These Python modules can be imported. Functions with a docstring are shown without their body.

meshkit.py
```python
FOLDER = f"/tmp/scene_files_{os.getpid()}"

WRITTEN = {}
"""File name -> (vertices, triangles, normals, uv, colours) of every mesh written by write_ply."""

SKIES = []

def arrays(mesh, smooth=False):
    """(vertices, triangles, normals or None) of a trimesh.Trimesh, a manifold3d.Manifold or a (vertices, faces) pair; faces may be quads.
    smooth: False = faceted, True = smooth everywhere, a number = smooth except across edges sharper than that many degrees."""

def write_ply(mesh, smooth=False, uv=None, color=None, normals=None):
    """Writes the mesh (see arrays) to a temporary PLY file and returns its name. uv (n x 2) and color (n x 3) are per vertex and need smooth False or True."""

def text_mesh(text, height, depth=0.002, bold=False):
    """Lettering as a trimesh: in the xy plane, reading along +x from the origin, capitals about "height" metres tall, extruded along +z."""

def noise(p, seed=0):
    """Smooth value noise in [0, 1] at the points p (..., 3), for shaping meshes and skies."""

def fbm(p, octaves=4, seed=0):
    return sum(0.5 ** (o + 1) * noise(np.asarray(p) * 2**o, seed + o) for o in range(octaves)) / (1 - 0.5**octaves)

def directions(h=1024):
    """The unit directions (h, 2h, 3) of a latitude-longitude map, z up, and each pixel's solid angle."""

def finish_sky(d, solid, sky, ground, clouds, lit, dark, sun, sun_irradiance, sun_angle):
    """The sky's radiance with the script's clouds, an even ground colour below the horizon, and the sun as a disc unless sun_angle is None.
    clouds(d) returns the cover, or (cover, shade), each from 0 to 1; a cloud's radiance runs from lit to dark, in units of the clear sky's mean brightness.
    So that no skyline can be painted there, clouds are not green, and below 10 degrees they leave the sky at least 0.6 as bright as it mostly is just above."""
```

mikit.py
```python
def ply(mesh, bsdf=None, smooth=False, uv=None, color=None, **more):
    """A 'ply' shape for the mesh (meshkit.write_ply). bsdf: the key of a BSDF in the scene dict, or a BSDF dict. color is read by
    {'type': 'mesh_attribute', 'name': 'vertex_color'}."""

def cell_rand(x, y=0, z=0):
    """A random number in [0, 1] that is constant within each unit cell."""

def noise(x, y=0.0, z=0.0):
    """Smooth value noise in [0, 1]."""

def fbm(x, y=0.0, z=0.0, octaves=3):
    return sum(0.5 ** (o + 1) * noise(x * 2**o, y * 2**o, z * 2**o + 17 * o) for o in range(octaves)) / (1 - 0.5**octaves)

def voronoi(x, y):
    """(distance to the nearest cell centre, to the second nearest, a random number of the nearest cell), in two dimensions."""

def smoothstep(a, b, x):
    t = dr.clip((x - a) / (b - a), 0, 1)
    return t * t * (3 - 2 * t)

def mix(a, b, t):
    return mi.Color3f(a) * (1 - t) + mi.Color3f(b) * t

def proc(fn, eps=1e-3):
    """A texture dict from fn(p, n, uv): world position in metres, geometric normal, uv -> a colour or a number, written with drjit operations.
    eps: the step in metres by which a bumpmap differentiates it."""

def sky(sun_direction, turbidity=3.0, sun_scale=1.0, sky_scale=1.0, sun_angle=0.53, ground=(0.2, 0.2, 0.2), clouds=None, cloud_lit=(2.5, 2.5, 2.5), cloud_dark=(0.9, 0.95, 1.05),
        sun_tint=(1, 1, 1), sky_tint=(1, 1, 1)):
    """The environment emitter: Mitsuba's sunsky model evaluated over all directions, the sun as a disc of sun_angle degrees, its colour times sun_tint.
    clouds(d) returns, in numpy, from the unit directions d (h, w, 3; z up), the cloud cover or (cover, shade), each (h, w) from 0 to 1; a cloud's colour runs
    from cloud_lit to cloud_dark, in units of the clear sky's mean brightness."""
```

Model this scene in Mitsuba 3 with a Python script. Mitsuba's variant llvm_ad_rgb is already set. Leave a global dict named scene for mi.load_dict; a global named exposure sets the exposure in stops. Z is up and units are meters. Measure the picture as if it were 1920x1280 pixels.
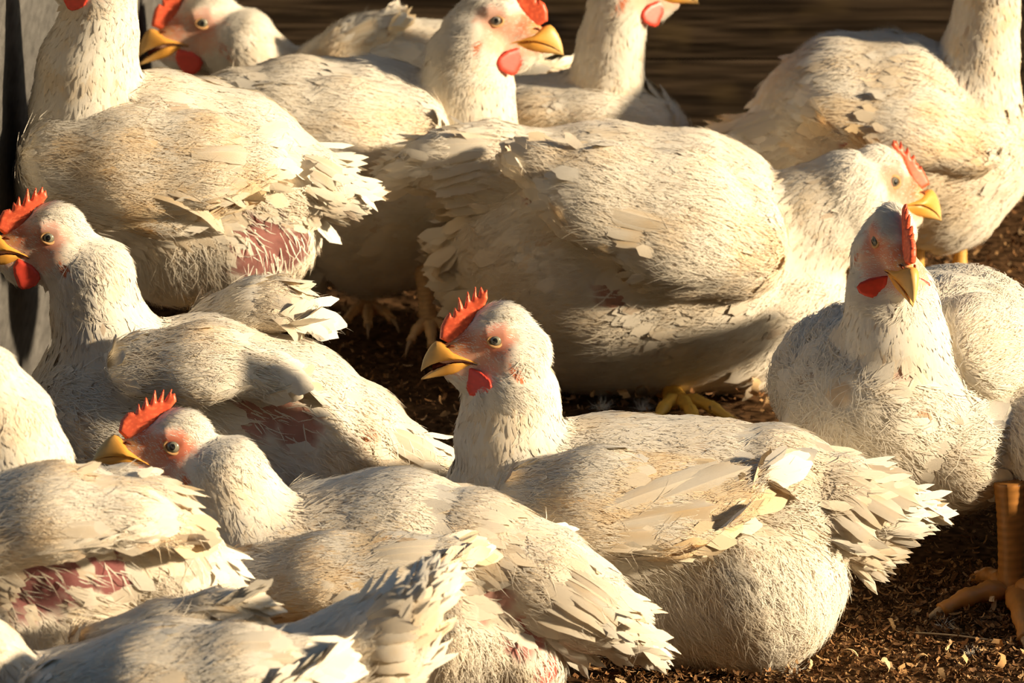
import math, random
import numpy as np, trimesh, mitsuba as mi, mikit, meshkit
import drjit as dr
from scipy.spatial import cKDTree, Delaunay
from shapely.geometry import Polygon, Point
from shapely import contains_xy

scene, labels, BODIES = {'type': 'scene'}, {}, []
rng = np.random.default_rng(7)
T = mi.ScalarTransform4f

# ------------------------------------------------------------------ camera, sky, sun, exposure
PITCH, FPX = math.radians(20), 13000.0
CAM = np.array([0.0, -4.62, 1.905])
VD = np.array([0, math.cos(PITCH), -math.sin(PITCH)])     # view direction
VU = np.array([0, math.sin(PITCH), math.cos(PITCH)])      # camera up
VR = np.array([1.0, 0, 0])
scene['camera'] = {'type': 'thinlens', 'fov': math.degrees(2 * math.atan(960 / FPX)), 'fov_axis': 'x',
                   'aperture_radius': 0.008, 'focus_distance': 4.97, 'near_clip': 0.5, 'far_clip': 100,
                   'to_world': T().look_at(origin=CAM.tolist(), target=(CAM + VD).tolist(), up=[0, 0, 1])}
SUN = (0.90, -0.27, 0.34)
scene['sky'] = mikit.sky(SUN, turbidity=4.0, sun_scale=1.0, sky_scale=0.44, sun_angle=4.0, ground=(0.10, 0.08, 0.06), sun_tint=(0.93, 1.0, 1.16))
exposure = 2.92
PX = 1 / 2600.0                                             # one photograph pixel at the distance of the middle bird

def P(px, py, y):
    """the point of the vertical plane at depth y that stands at this place of the photograph"""
    ray = VD + (px - 960) / FPX * VR + (640 - py) / FPX * VU
    return CAM + ray * ((y - CAM[1]) / ray[1])

def pscale(p):
    return FPX / ((np.asarray(p) - CAM) @ VD)

def unit(v):
    v = np.asarray(v, float)
    return v / np.maximum(np.linalg.norm(v, axis=-1, keepdims=True), 1e-12)

def project(p):
    q = p - CAM
    z = q @ VD
    return np.stack([960 + FPX * (q @ VR) / z, 640 - FPX * (q @ VU) / z], -1)

# ------------------------------------------------------------------ materials
VC = {'type': 'mesh_attribute', 'name': 'vertex_color'}
scene['m_feather'] = {'type': 'principledthin', 'base_color': VC, 'roughness': 0.75, 'diff_trans': 0.6, 'spec_trans': 0.0, 'eta': 1.3}
scene['m_skin'] = {'type': 'twosided', 'b': {'type': 'diffuse', 'reflectance': VC}}
scene['m_horn'] = {'type': 'twosided', 'b': {'type': 'principled', 'base_color': VC, 'roughness': 0.4, 'specular': 0.5}}
scene['m_eye'] = {'type': 'twosided', 'b': {'type': 'principled', 'base_color': VC, 'roughness': 0.08, 'specular': 0.8, 'clearcoat': 1.0}}
scene['m_unseen_board'] = {'type': 'diffuse', 'reflectance': {'type': 'rgb', 'value': [0.04, 0.03, 0.02]}}
def wood(p, n, uv):
    g = mikit.fbm(p.x * 14, p.y * 14, p.z * 150, 3)
    b = mikit.fbm(p.x * 22 + 5, p.y * 9, p.z * 30, 3)
    c = mikit.mix((0.022, 0.016, 0.011), (0.070, 0.050, 0.033), mikit.smoothstep(0.25, 0.8, g))
    c = mikit.mix(c, (0.085, 0.06, 0.03), 0.7 * mikit.smoothstep(0.55, 0.8, b))
    return mikit.mix(c, (0.012, 0.010, 0.010), mikit.smoothstep(0.55, 0.75, mikit.fbm(p.x * 9, p.y * 9, p.z * 22 + 3, 2)))
scene['m_wood'] = {'type': 'bumpmap', 't': mikit.proc(lambda p, n, uv: 0.0015 * mikit.noise(p.x * 25, p.y * 20, p.z * 300), eps=1e-3), 'scale': 1.0,
                   'b': {'type': 'diffuse', 'reflectance': mikit.proc(wood)}}
def grey(p, n, uv):
    g = mikit.fbm(p.x * 160, p.y * 90, p.z * 130, 3)
    return mikit.mix((0.07, 0.068, 0.065), (0.16, 0.155, 0.147), g) * (0.7 + 0.5 * mikit.fbm(p.x * 11, p.y * 11, p.z * 11, 3))
scene['m_panel'] = {'type': 'bumpmap', 't': mikit.proc(lambda p, n, uv: 0.0008 * mikit.noise(p.x * 420, p.y * 420, p.z * 420), eps=5e-4), 'scale': 1.0,
                    'b': {'type': 'diffuse', 'reflectance': mikit.proc(grey)}}
def earth(p, n, uv):
    return mikit.mix((0.035, 0.020, 0.010), (0.16, 0.09, 0.045), mikit.noise(p.x * 260, p.y * 260, 0))
scene['m_earth'] = {'type': 'diffuse', 'reflectance': mikit.proc(earth)}

# ------------------------------------------------------------------ shape helpers
def put(key, v, f, m, color=None, normals=None, uv=None, smooth=True):
    v, f = np.asarray(v, float), np.asarray(f, int)
    if len(f) == 0:
        return key
    if normals is not None:
        path = meshkit.write_ply((v, f), False, uv, color, normals=normals)
        scene[key] = {'type': 'ply', 'filename': path, 'face_normals': False, 'bsdf': {'type': 'ref', 'id': m}}
    else:
        scene[key] = mikit.ply((v, f), m, smooth=smooth, uv=uv, color=color)
    return key

def outward(v, f, n):
    g = np.cross(v[f[:, 1]] - v[f[:, 0]], v[f[:, 2]] - v[f[:, 0]])
    bad = (g * n[f[:, 0]]).sum(1) < 0
    f = f.copy(); f[bad] = f[bad][:, ::-1]
    return f

class Chains:
    """balls joined by tapering limbs, blended into one surface (units: metres)"""
    def __init__(s, k):
        s.a, s.b, s.ra, s.rb, s.n, s.fl, s.zone, s.k = [], [], [], [], [], [], [], k
    def add(s, pts, radii, zone, normal=(0, 0, 1), flat=1.0):
        pts = [np.asarray(p, float) for p in pts]
        if len(pts) == 1:
            pts, radii = pts * 2, list(radii) * 2
        for i in range(len(pts) - 1):
            s.a.append(pts[i]); s.b.append(pts[i + 1] + (1e-6 if np.allclose(pts[i], pts[i + 1]) else 0)); s.ra.append(radii[i]); s.rb.append(radii[i + 1])
            s.n.append(unit(normal)); s.fl.append(flat); s.zone.append(zone)
    def each(s, p):
        out = np.empty((len(s.a), len(p)), np.float32)
        for i in range(len(s.a)):
            q = (p - s.a[i]).astype(np.float32)
            ab = s.b[i] - s.a[i]
            if s.fl[i] != 1:
                q = q + np.outer(q @ s.n[i], s.n[i] * (s.fl[i] - 1))
                ab = ab + s.n[i] * (ab @ s.n[i]) * (s.fl[i] - 1)
            ab = ab.astype(np.float32)
            t = np.clip(q @ ab / max(ab @ ab, 1e-12), 0, 1)
            out[i] = np.sqrt(((q - t[:, None] * ab) ** 2).sum(1)) - (s.ra[i] + t * (s.rb[i] - s.ra[i]))
        return out
    def sdf(s, p):
        d = s.each(p)
        m = d.min(0)
        return m - s.k * np.log(np.exp(-(d - m) / s.k).sum(0))
    def weights(s, p):
        d = s.each(p)
        w = np.exp(-(d - d.min(0)) / (1.6 * s.k))
        return w / w.sum(0)
    def sdf_grad(s, p):
        d = s.each(p)
        m = d.min(0)
        w = np.exp(-(d - m) / s.k)
        tot = w.sum(0)
        g = np.zeros((len(p), 3), np.float32)
        for i in range(len(s.a)):
            j = np.nonzero(w[i] > 1e-3 * tot)[0]
            if not len(j): continue
            q = (p[j] - s.a[i]).astype(np.float32)
            ab = s.b[i] - s.a[i]
            if s.fl[i] != 1:
                q = q + np.outer(q @ s.n[i], s.n[i] * (s.fl[i] - 1))
                ab = ab + s.n[i] * (ab @ s.n[i]) * (s.fl[i] - 1)
            ab = ab.astype(np.float32)
            L2 = max(ab @ ab, 1e-12)
            t = q @ ab / L2
            inner = (t > 0) & (t < 1)
            q = q - np.clip(t, 0, 1)[:, None] * ab
            gi = q / np.maximum(np.linalg.norm(q, axis=1, keepdims=True), 1e-9)
            gi = gi - np.outer(inner * (s.rb[i] - s.ra[i]) / L2, ab)
            if s.fl[i] != 1:
                gi = gi + np.outer(gi @ s.n[i], s.n[i] * (s.fl[i] - 1))
            g[j] += gi * (w[i, j] / tot[j])[:, None]
        return m - s.k * np.log(tot), g.astype(float)
    def grad(s, p):
        return s.sdf_grad(p)[1]
    def bounds(s):
        a = np.array(s.a + s.b); r = np.array(s.ra + s.rb)[:, None]
        return (a - r).min(0), (a + r).max(0)

def surface(fn, lo, hi, h):
    """surface nets of fn = 0"""
    lo = lo - 2.5 * h
    n = np.ceil((hi + 2.5 * h - lo) / h).astype(int) + 1
    # coarse pass so that only cells near the surface are evaluated
    g = [lo[i] + h * np.arange(n[i]) for i in range(3)]
    c = 4
    cg = [x[::c] for x in g]
    cp = np.stack(np.meshgrid(*cg, indexing='ij'), -1)
    cd = fn(cp.reshape(-1, 3)).reshape(cp.shape[:3])
    full = np.repeat(np.repeat(np.repeat(cd, c, 0), c, 1), c, 2)[:n[0], :n[1], :n[2]].astype(np.float32)
    near = np.abs(full) < h * c * 2.2
    ii = np.argwhere(near)
    full[near] = fn(lo + ii * h)
    s = full < 0
    cell = np.zeros([m - 1 for m in n], bool)
    corners = list(np.ndindex(2, 2, 2))
    def sub(arr, o):
        return arr[o[0]:arr.shape[0] - 1 + o[0], o[1]:arr.shape[1] - 1 + o[1], o[2]:arr.shape[2] - 1 + o[2]]
    tot = sum(sub(s, o).astype(np.int8) for o in corners)
    cell = (tot > 0) & (tot < 8)
    idx = -np.ones(cell.shape, int)
    cells = np.argwhere(cell)
    idx[cell] = np.arange(len(cells))
    acc, cnt = np.zeros((len(cells), 3)), np.zeros(len(cells))
    for o in corners:
        for ax in range(3):
            if o[ax] == 0:
                q = list(o); q[ax] = 1
                va = full[tuple((cells + o).T)]; vb = full[tuple((cells + q).T)]
                x = (va < 0) != (vb < 0)
                t = va[x] / (va[x] - vb[x])
                pt = np.tile(np.array(o, float), (x.sum(), 1)); pt[:, ax] += t
                acc[x] += pt; cnt[x] += 1
    v = lo + (cells + acc / cnt[:, None]) * h
    faces = []
    for ax in range(3):
        b, c2 = (ax + 1) % 3, (ax + 2) % 3
        sl = [slice(1, m - 1) for m in n]; sl[ax] = slice(0, n[ax] - 1)
        s0 = s[tuple(sl)]
        sh = list(sl); sh[ax] = slice(1, n[ax]); s1 = s[tuple(sh)]
        e = np.argwhere(s0 != s1)
        inside = s0[tuple(e.T)]
        off = np.ones(3, int); off[ax] = 0
        e = e + off
        def at(db, dc):
            q = e.copy(); q[:, b] -= db; q[:, c2] -= dc
            return idx[tuple(q.T)]
        quad = np.stack([at(1, 1), at(0, 1), at(0, 0), at(1, 0)], 1)
        quad[~inside] = quad[~inside][:, ::-1]
        faces.append(quad)
    q = np.vstack(faces)
    q = q[(q >= 0).all(1)]
    return v, np.vstack([q[:, [0, 1, 2]], q[:, [0, 2, 3]]])

def relax(v, ch, floor, steps=3):
    for _ in range(steps):
        sd, g = ch.sdf_grad(v)
        v = v - g * (sd / np.maximum((g ** 2).sum(1), 0.05))[:, None]
    if floor is not None:
        low = v[:, 2] < floor
        v[low, 2] = floor
    return v

def pillow(poly, thick, edge, step, closed_normals=None):
    """a plump flat shape: outline in 2-D -> (x, y, z) mesh, thick in the middle, closing at its rim"""
    pg = Polygon(poly).buffer(0)
    if pg.geom_type != 'Polygon':
        pg = max(pg.geoms, key=lambda g: g.area)
    ring = pg.exterior
    b = np.array([ring.interpolate(x).coords[0] for x in np.arange(0, ring.length, step * 0.8)])
    x0, y0, x1, y1 = pg.bounds
    gx, gy = np.meshgrid(np.arange(x0, x1, step), np.arange(y0, y1, step * 0.87))
    gx[::2] += step / 2
    inner = pg.buffer(-step * 0.35)
    pts = np.stack([gx.ravel(), gy.ravel()], 1)
    pts = pts[contains_xy(inner, pts[:, 0], pts[:, 1])]
    allp = np.vstack([b, pts])
    tri = Delaunay(allp).simplices
    cen = allp[tri].mean(1)
    tri = tri[contains_xy(pg.buffer(step * 0.05), cen[:, 0], cen[:, 1])]
    p3 = allp[tri]
    ar = np.cross(p3[:, 1] - p3[:, 0], p3[:, 2] - p3[:, 0])
    tri[ar < 0] = tri[ar < 0][:, ::-1]
    d = np.array([ring.distance(Point(*q)) for q in pts]) if len(pts) else np.zeros(0)
    d = np.concatenate([np.zeros(len(b)), d])
    z = thick * np.sqrt(np.clip(1 - (1 - np.clip(d / edge, 0, 1)) ** 2, 0, 1))
    nb, m = len(b), len(allp)
    top = np.column_stack([allp, z]); bot = np.column_stack([pts, -z[nb:]])
    mp = np.concatenate([np.arange(nb), m + np.arange(len(pts))])
    return np.vstack([top, bot]), np.vstack([tri, mp[tri][:, ::-1]])

def loft(rings, cap=True):
    r, n = len(rings), len(rings[0])
    v = np.vstack(rings)
    f = []
    for i in range(r - 1):
        for j in range(n):
            a, b = i * n + j, i * n + (j + 1) % n
            f += [[a, b, b + n], [a, b + n, a + n]]
    if cap:
        v = np.vstack([v, rings[0].mean(0), rings[-1].mean(0)])
        for j in range(n):
            f += [[(j + 1) % n, j, r * n], [(r - 1) * n + j, (r - 1) * n + (j + 1) % n, r * n + 1]]
    return v, np.array(f)

def tube(path, radii, n=10, squash=1.0):
    path = np.asarray(path, float)
    t = unit(np.gradient(path, axis=0))
    ref = np.array([0.31, 0.2, 0.93])
    rings = []
    for p, d, r in zip(path, t, radii):
        a = unit(np.cross(d, ref)); b = np.cross(d, a)
        ang = np.arange(n) * 2 * math.pi / n
        rings.append(p + r * (np.outer(np.cos(ang), a) + squash * np.outer(np.sin(ang), b)))
    return loft(rings)

def spline(pts, n):
    from scipy.interpolate import CubicSpline
    pts = np.asarray(pts, float)
    if len(pts) == 2:
        return pts[0] + np.linspace(0, 1, n)[:, None] * (pts[1] - pts[0])
    t = np.concatenate([[0], np.cumsum(np.linalg.norm(np.diff(pts, axis=0), axis=1))])
    return CubicSpline(t, pts)(np.linspace(0, t[-1], n))

# ------------------------------------------------------------------ feathers
WHITE = np.array([0.75, 0.71, 0.625]); YELLOW = np.array([0.74, 0.52, 0.24]); BROWN = np.array([0.36, 0.21, 0.095]); PINK = np.array([0.42, 0.17, 0.14]); PURPLE = np.array([0.24, 0.09, 0.09])

def feather_mesh(p, d, n, L, W, lift, droop, col, body_n, blunt=0.0, blend=0.5, frays=8, seed=0, tipcol=None, field=None, thr=0.78):
    """many feathers: rows along each vane, three strips across, with loose barbs at rim and tip. All arguments are per feather."""
    r = np.random.default_rng(seed)
    N = len(p)
    d = unit(d)
    dn = (d * n).sum(1, keepdims=True)
    ends = np.clip((dn - np.reshape(thr, (-1, 1))) / 0.22, 0, 1)            # at the end of a tail or wing feathers run straight on
    d = unit(d - n * dn * (1 - ends))
    L = L * (1 - 0.30 * ends[:, 0]); W = W * (1 - 0.45 * ends[:, 0])
    n = n + ends * 0.8 * (unit(CAM - p) + np.array([0, 0, 0.5]))
    n = unit(n - d * (n * d).sum(1, keepdims=True))
    s = np.cross(n, d)
    # follow the curve of the body: the tip comes down (or up) to the surface
    sd, g = field.sdf_grad(p + d * L[:, None])
    gl = np.maximum(np.linalg.norm(g, axis=1), 0.3)
    dq = (sd - field.sdf(p)) / gl / L
    droop = droop + np.where(dq > 0.45, 0.12, np.clip(dq, -0.35, 0.45)) * (1 - ends[:, 0])
    n_tip = unit(g)
    n_tip = np.where(((n_tip * body_n).sum(1) < 0)[:, None], body_n, n_tip)
    ts = np.array([0.0, 0.35, 0.72, 0.92, 1.0])
    prof = np.array([0.40, 0.92, 0.98, 0.66, 0.16])
    prof = prof + blunt * np.array([0, 0, 0.04, 0.20, 0.30])
    js = np.array([-1.0, -0.4, 0.4, 1.0])
    skew = r.normal(0, 0.10, N); bend = r.normal(0, 0.09, N)
    tt, jj = np.meshgrid(ts, js, indexing='ij')
    w = prof[:, None] * jj
    t2 = tt - 0.10 * np.abs(jj) ** 2 * (tt > 0.5) * (tt > 0.9)
    def place(t, wj, Lx=None):
        x = (L * 1.0)[:, None] * t[None] if t.ndim == 1 else L[:, None] * t
        wv = W[:, None] * wj * 0.5
        up = L[:, None] * (np.tan(lift)[:, None] * t - droop[:, None] * t ** 2) - 0.35 * np.abs(wv) * np.abs(wj)
        side = wv + (bend * L)[:, None] * t ** 2
        return p[:, None] + d[:, None] * x[..., None] + s[:, None] * side[..., None] + n[:, None] * up[..., None]
    tf = np.broadcast_to(t2.ravel(), (N, t2.size)) + r.normal(0, 0.012, (N, t2.size)) * (t2.ravel() > 0.3)
    wf = np.broadcast_to(w.ravel(), (N, w.size)) * (1 + r.normal(0, 0.05, (N, w.size)))
    V = place(tf, wf)
    k = len(js)
    quad = []
    for i in range(len(ts) - 1):
        for j in range(k - 1):
            a = i * k + j
            quad += [[a, a + 1, a + k + 1], [a, a + k + 1, a + k]]
    quad = np.array(quad)[:, ::-1]
    F = (quad[None] + (np.arange(N) * V.shape[1])[:, None, None]).reshape(-1, 3)
    c = np.repeat(col[:, None], V.shape[1], 1)
    edge = (np.abs(jj) * (0.3 + tt)).ravel()
    c = c * (1 + 0.05 * (edge - 0.5))[None, :, None]
    if tipcol is not None:
        k2 = np.clip((tt.ravel() - 0.55) / 0.45, 0, 1)[None, :, None] * tipcol[:, None, 3:4]
        c = c * (1 - k2) + tipcol[:, None, :3] * k2
    UV = np.broadcast_to(np.stack([tt.ravel(), jj.ravel() / 2 + 0.5], 1), (N, tt.size, 2)) + r.random((N, 1, 1)) * np.array([1.0, 0])
    v, uv, cc = V.reshape(-1, 3), UV.reshape(-1, 2), c.reshape(-1, 3)
    tb = np.clip(tt.ravel(), 0, 1)[None, :, None]
    bn = unit(body_n[:, None] * (1 - tb) + n_tip[:, None] * tb).reshape(-1, 3)
    # geometric normals
    gn = np.zeros_like(v); fn = np.cross(v[F[:, 1]] - v[F[:, 0]], v[F[:, 2]] - v[F[:, 0]])
    for q in range(3):
        np.add.at(gn, F[:, q], fn)
    gn = unit(gn)
    gn = np.where(((gn * bn).sum(1) < 0)[:, None], -gn, gn)
    nn = unit(blend * bn + (1 - blend) * gn)
    if frays:
        a = r.uniform(0.25, 1.0, (N, frays)); sg = r.choice([-1, 1], (N, frays))
        pr = np.interp(a, ts, prof)
        b0 = place(np.clip(a - 0.20, 0, 1), sg * pr * 0.50)
        b1 = place(np.clip(a - 0.17, 0, 1), sg * pr * 0.60)
        tip = place(a + r.uniform(0.03, 0.16, a.shape), sg * pr * r.uniform(0.75, 1.35, a.shape) + r.normal(0, 0.06, a.shape))
        lift_e = (n[:, None] * (np.abs(r.normal(0, 0.02, a.shape)) * L[:, None])[..., None])
        hv = np.stack([b0, b1, tip + lift_e], 2).reshape(-1, 3)
        hf = np.arange(len(hv)).reshape(-1, 3)
        F = np.vstack([F, hf + len(v)])
        v = np.vstack([v, hv])
        nn = np.vstack([nn, np.repeat(np.repeat(unit(body_n + n_tip), frays, 0), 3, 0)])
        cc = np.vstack([cc, np.repeat(np.repeat(col, frays, 0), 3, 0) * 1.02])
        uv = np.vstack([uv, np.tile([[0.5, 0.5], [0.52, 0.5], [0.5, 0.52]], (len(hf), 1))])
    return v, outward(v, F, nn), nn, np.clip(cc, 0, 0.93), uv

def hair_mesh(p, d, n, L, W, lift, curve, col, body_n, seed=0, facing=None):
    r = np.random.default_rng(seed)
    N = len(p)
    d = unit(d - n * (d * n).sum(1, keepdims=True))
    s = unit(np.cross(unit(CAM - p), d) + 0.5 * r.normal(0, 1, (N, 3)))
    side = np.cross(n, d)
    b = r.normal(0, 0.25, N)[:, None]
    def at(t):
        return p + d * (L * t)[:, None] + n * (L * (np.tan(lift) * t - curve * t * t))[:, None] + side * b * (L * t * t)[:, None]
    h = W[:, None] / 2 * s
    z = np.zeros(N)
    V = np.stack([at(z) - h, at(z) + h, at(z + 0.5) - h * 0.8, at(z + 0.5) + h * 0.8, at(z + 1)], 1)
    F = (np.array([[0, 1, 3], [0, 3, 2], [2, 3, 4]])[None] + (np.arange(N) * 5)[:, None, None]).reshape(-1, 3)
    nn = unit(np.repeat(body_n[:, None], 5, 1).reshape(-1, 3))
    V = V.reshape(-1, 3)
    return V, outward(V, F, nn), nn, np.repeat(col, 5, 0)

def big_feather(base, mid, tip, out, width, color, seed, tipstain=0.3):
    """one large flight or tail feather with its own shaft, barb notches and cupped vanes"""
    r = np.random.default_rng(seed)
    nt, js = 13, np.array([-1, -0.66, -0.33, -0.06, 0.0, 0.06, 0.33, 0.66, 1.0])
    path = spline([base, mid, tip], nt)
    t = np.linspace(0, 1, nt)
    d = unit(np.gradient(path, axis=0))
    n = unit(out - d * (d @ out)[:, None])
    s = np.cross(n, d)
    prof = np.interp(t, [0, 0.12, 0.35, 0.7, 0.88, 0.96, 1], [0.25, 0.6, 0.9, 1.0, 0.85, 0.5, 0.12])
    asym = np.where(js < 0, 0.75, 1.0) if seed % 2 else np.where(js > 0, 0.75, 1.0)
    V, C, UV = [], [], []
    notch = r.random((nt, 2)) * 0.10
    for i in range(nt):
        for j, x in enumerate(js):
            w = prof[i] * width * 0.5 * x * asym[j] * (1 - (notch[i, int(x > 0)] if abs(x) > 0.9 else 0))
            back = d[i] * (-0.25 * abs(x) * width * (t[i] > 0.9) + 0.18 * abs(x) * width * (t[i] < 0.9) * t[i])
            ridge = n[i] * (0.0006 if abs(x) < 0.05 else 0)
            V.append(path[i] + s[i] * w + back + ridge - n[i] * 0.22 * abs(w) * abs(x))
            st = tipstain * meshkit.noise(np.array([i * 0.35 + seed * 3.1, j * 0.5, seed * 1.7])) ** 1.5
            C.append(np.clip(color * (1 - st) + YELLOW * 0.92 * st, 0, 0.93) * (1.03 if abs(x) < 0.07 else 1))
            UV.append([t[i] * 3, x / 2 + 0.5])
    k = len(js)
    f = []
    for i in range(nt - 1):
        for j in range(k - 1):
            a = i * k + j
            f += [[a, a + k + 1, a + 1], [a, a + k, a + k + 1]]
    V, f = np.array(V), np.array(f)
    if (np.cross(V[f[:, 1]] - V[f[:, 0]], V[f[:, 2]] - V[f[:, 0]]).sum(0)) @ out < 0:
        f = f[:, ::-1]
    return V, f, np.array(C), np.array(UV)

# ------------------------------------------------------------------ the setting
def box_mesh(x0, x1, y0, y1, z0, z1, bev=0.003):
    m = trimesh.creation.box(extents=[x1 - x0 - 2 * bev, y1 - y0 - 2 * bev, z1 - z0 - 2 * bev])
    pts = []
    for q in m.vertices:
        for ax in range(3):
            e = np.zeros(3); e[ax] = np.sign(q[ax]) * bev
            pts.append(q + e)
    m = trimesh.Trimesh(np.array(pts)).convex_hull
    m.apply_translation([(x0 + x1) / 2, (y0 + y1) / 2, (z0 + z1) / 2])
    return m

def struct(key, mesh, m, label=None, smooth=False):
    scene[key] = mikit.ply(mesh, m, smooth=smooth)
    labels[key] = {'kind': 'structure'}
    if label: labels[key]['label'] = label

gx, gy = np.meshgrid(np.linspace(-1.2, 2.2, 140), np.linspace(-1.6, 1.08, 110))
gz = 0.006 * (meshkit.fbm(np.stack([gx * 12, gy * 12, gx * 0], -1), 3, 5) - 0.5) - 0.004
q = np.arange(139 * 109); r0 = q // 139 * 140 + q % 139
struct('floor', (np.stack([gx.ravel(), gy.ravel(), gz.ravel()], 1), np.stack([r0, r0 + 1, r0 + 141, r0 + 140], 1)), 'm_earth', 'dark litter-covered ground of the pen', True)

WALL_Y = 1.02
struct('wall_back', box_mesh(-0.6, 2.2, WALL_Y + 0.02, WALL_Y + 0.06, -0.02, 0.95), 'm_wood', 'dark brown rough plank wall behind the flock')
zz = -0.01
for i, hgt in enumerate([0.118, 0.131, 0.122, 0.14, 0.125, 0.13, 0.12]):
    e = 0.003 * math.sin(i * 2.3)
    scene['wall_back__plank' + (f'_{i:03d}' if i else '')] = mikit.ply(box_mesh(-0.58, 2.18, WALL_Y - 0.003 + e, WALL_Y + 0.019, zz + 0.0003, zz + hgt - 0.0003, 0.0012), 'm_wood')
    zz += hgt
# grey side panel on the left, running back to the corner
def oriented_panel(x0, y0, x1, y1, th, z0, z1):
    L = math.hypot(x1 - x0, y1 - y0)
    m = box_mesh(0, L, 0, th, z0, z1)
    a = math.atan2(y1 - y0, x1 - x0)
    m.apply_transform(trimesh.transformations.rotation_matrix(a, [0, 0, 1])); m.apply_translation([x0, y0, 0])
    return m
struct('wall_left', oriented_panel(-0.43, 0.05, -0.285, 1.03, 0.03, -0.02, 0.95), 'm_panel', 'grey rough side panel of the pen at the left edge')

struct('unseen_board_right', box_mesh(0.50, 0.518, -0.085, 0.34, -0.01, 0.13), 'm_unseen_board', 'unseen low board out of view at the right, shading the leg and bedding')  # out of view at the right, placed to shade the orange leg and litter
struct('unseen_wall_front', box_mesh(-9, 9, -6.1, -6.0, -0.1, 7.5), 'm_unseen_board', 'unseen dark wall behind the viewer, blocking sky light from the front')  # out of view behind the camera, keeps front sky light off shaded sides
# ------------------------------------------------------------------ chickens
COMB = [(105, 2), (103, 22), (95, 39), (84, 46), (80.6, 37), (77.5, 60), (71, 47), (67.4, 75), (59, 56), (53.5, 91), (45.6, 65), (37.3, 98), (33, 74), (25.3, 99), (22.4, 87), (18, 90), (13, 78), (20, 62), (36, 48), (44, 30), (60, 5), (83, -12)]
WATTLE = [(57, -52), (63, -69), (60, -83), (54, -95), (48, -107), (40, -111), (27, -107), (14, -99), (7, -85), (11, -73), (27, -60), (40, -56), (50, -52)]

def key_after(root, name, count):
    count[name] = count.get(name, -1) + 1
    return f'{root}__{name}' + (f'_{count[name]:03d}' if count[name] else '')

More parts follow.
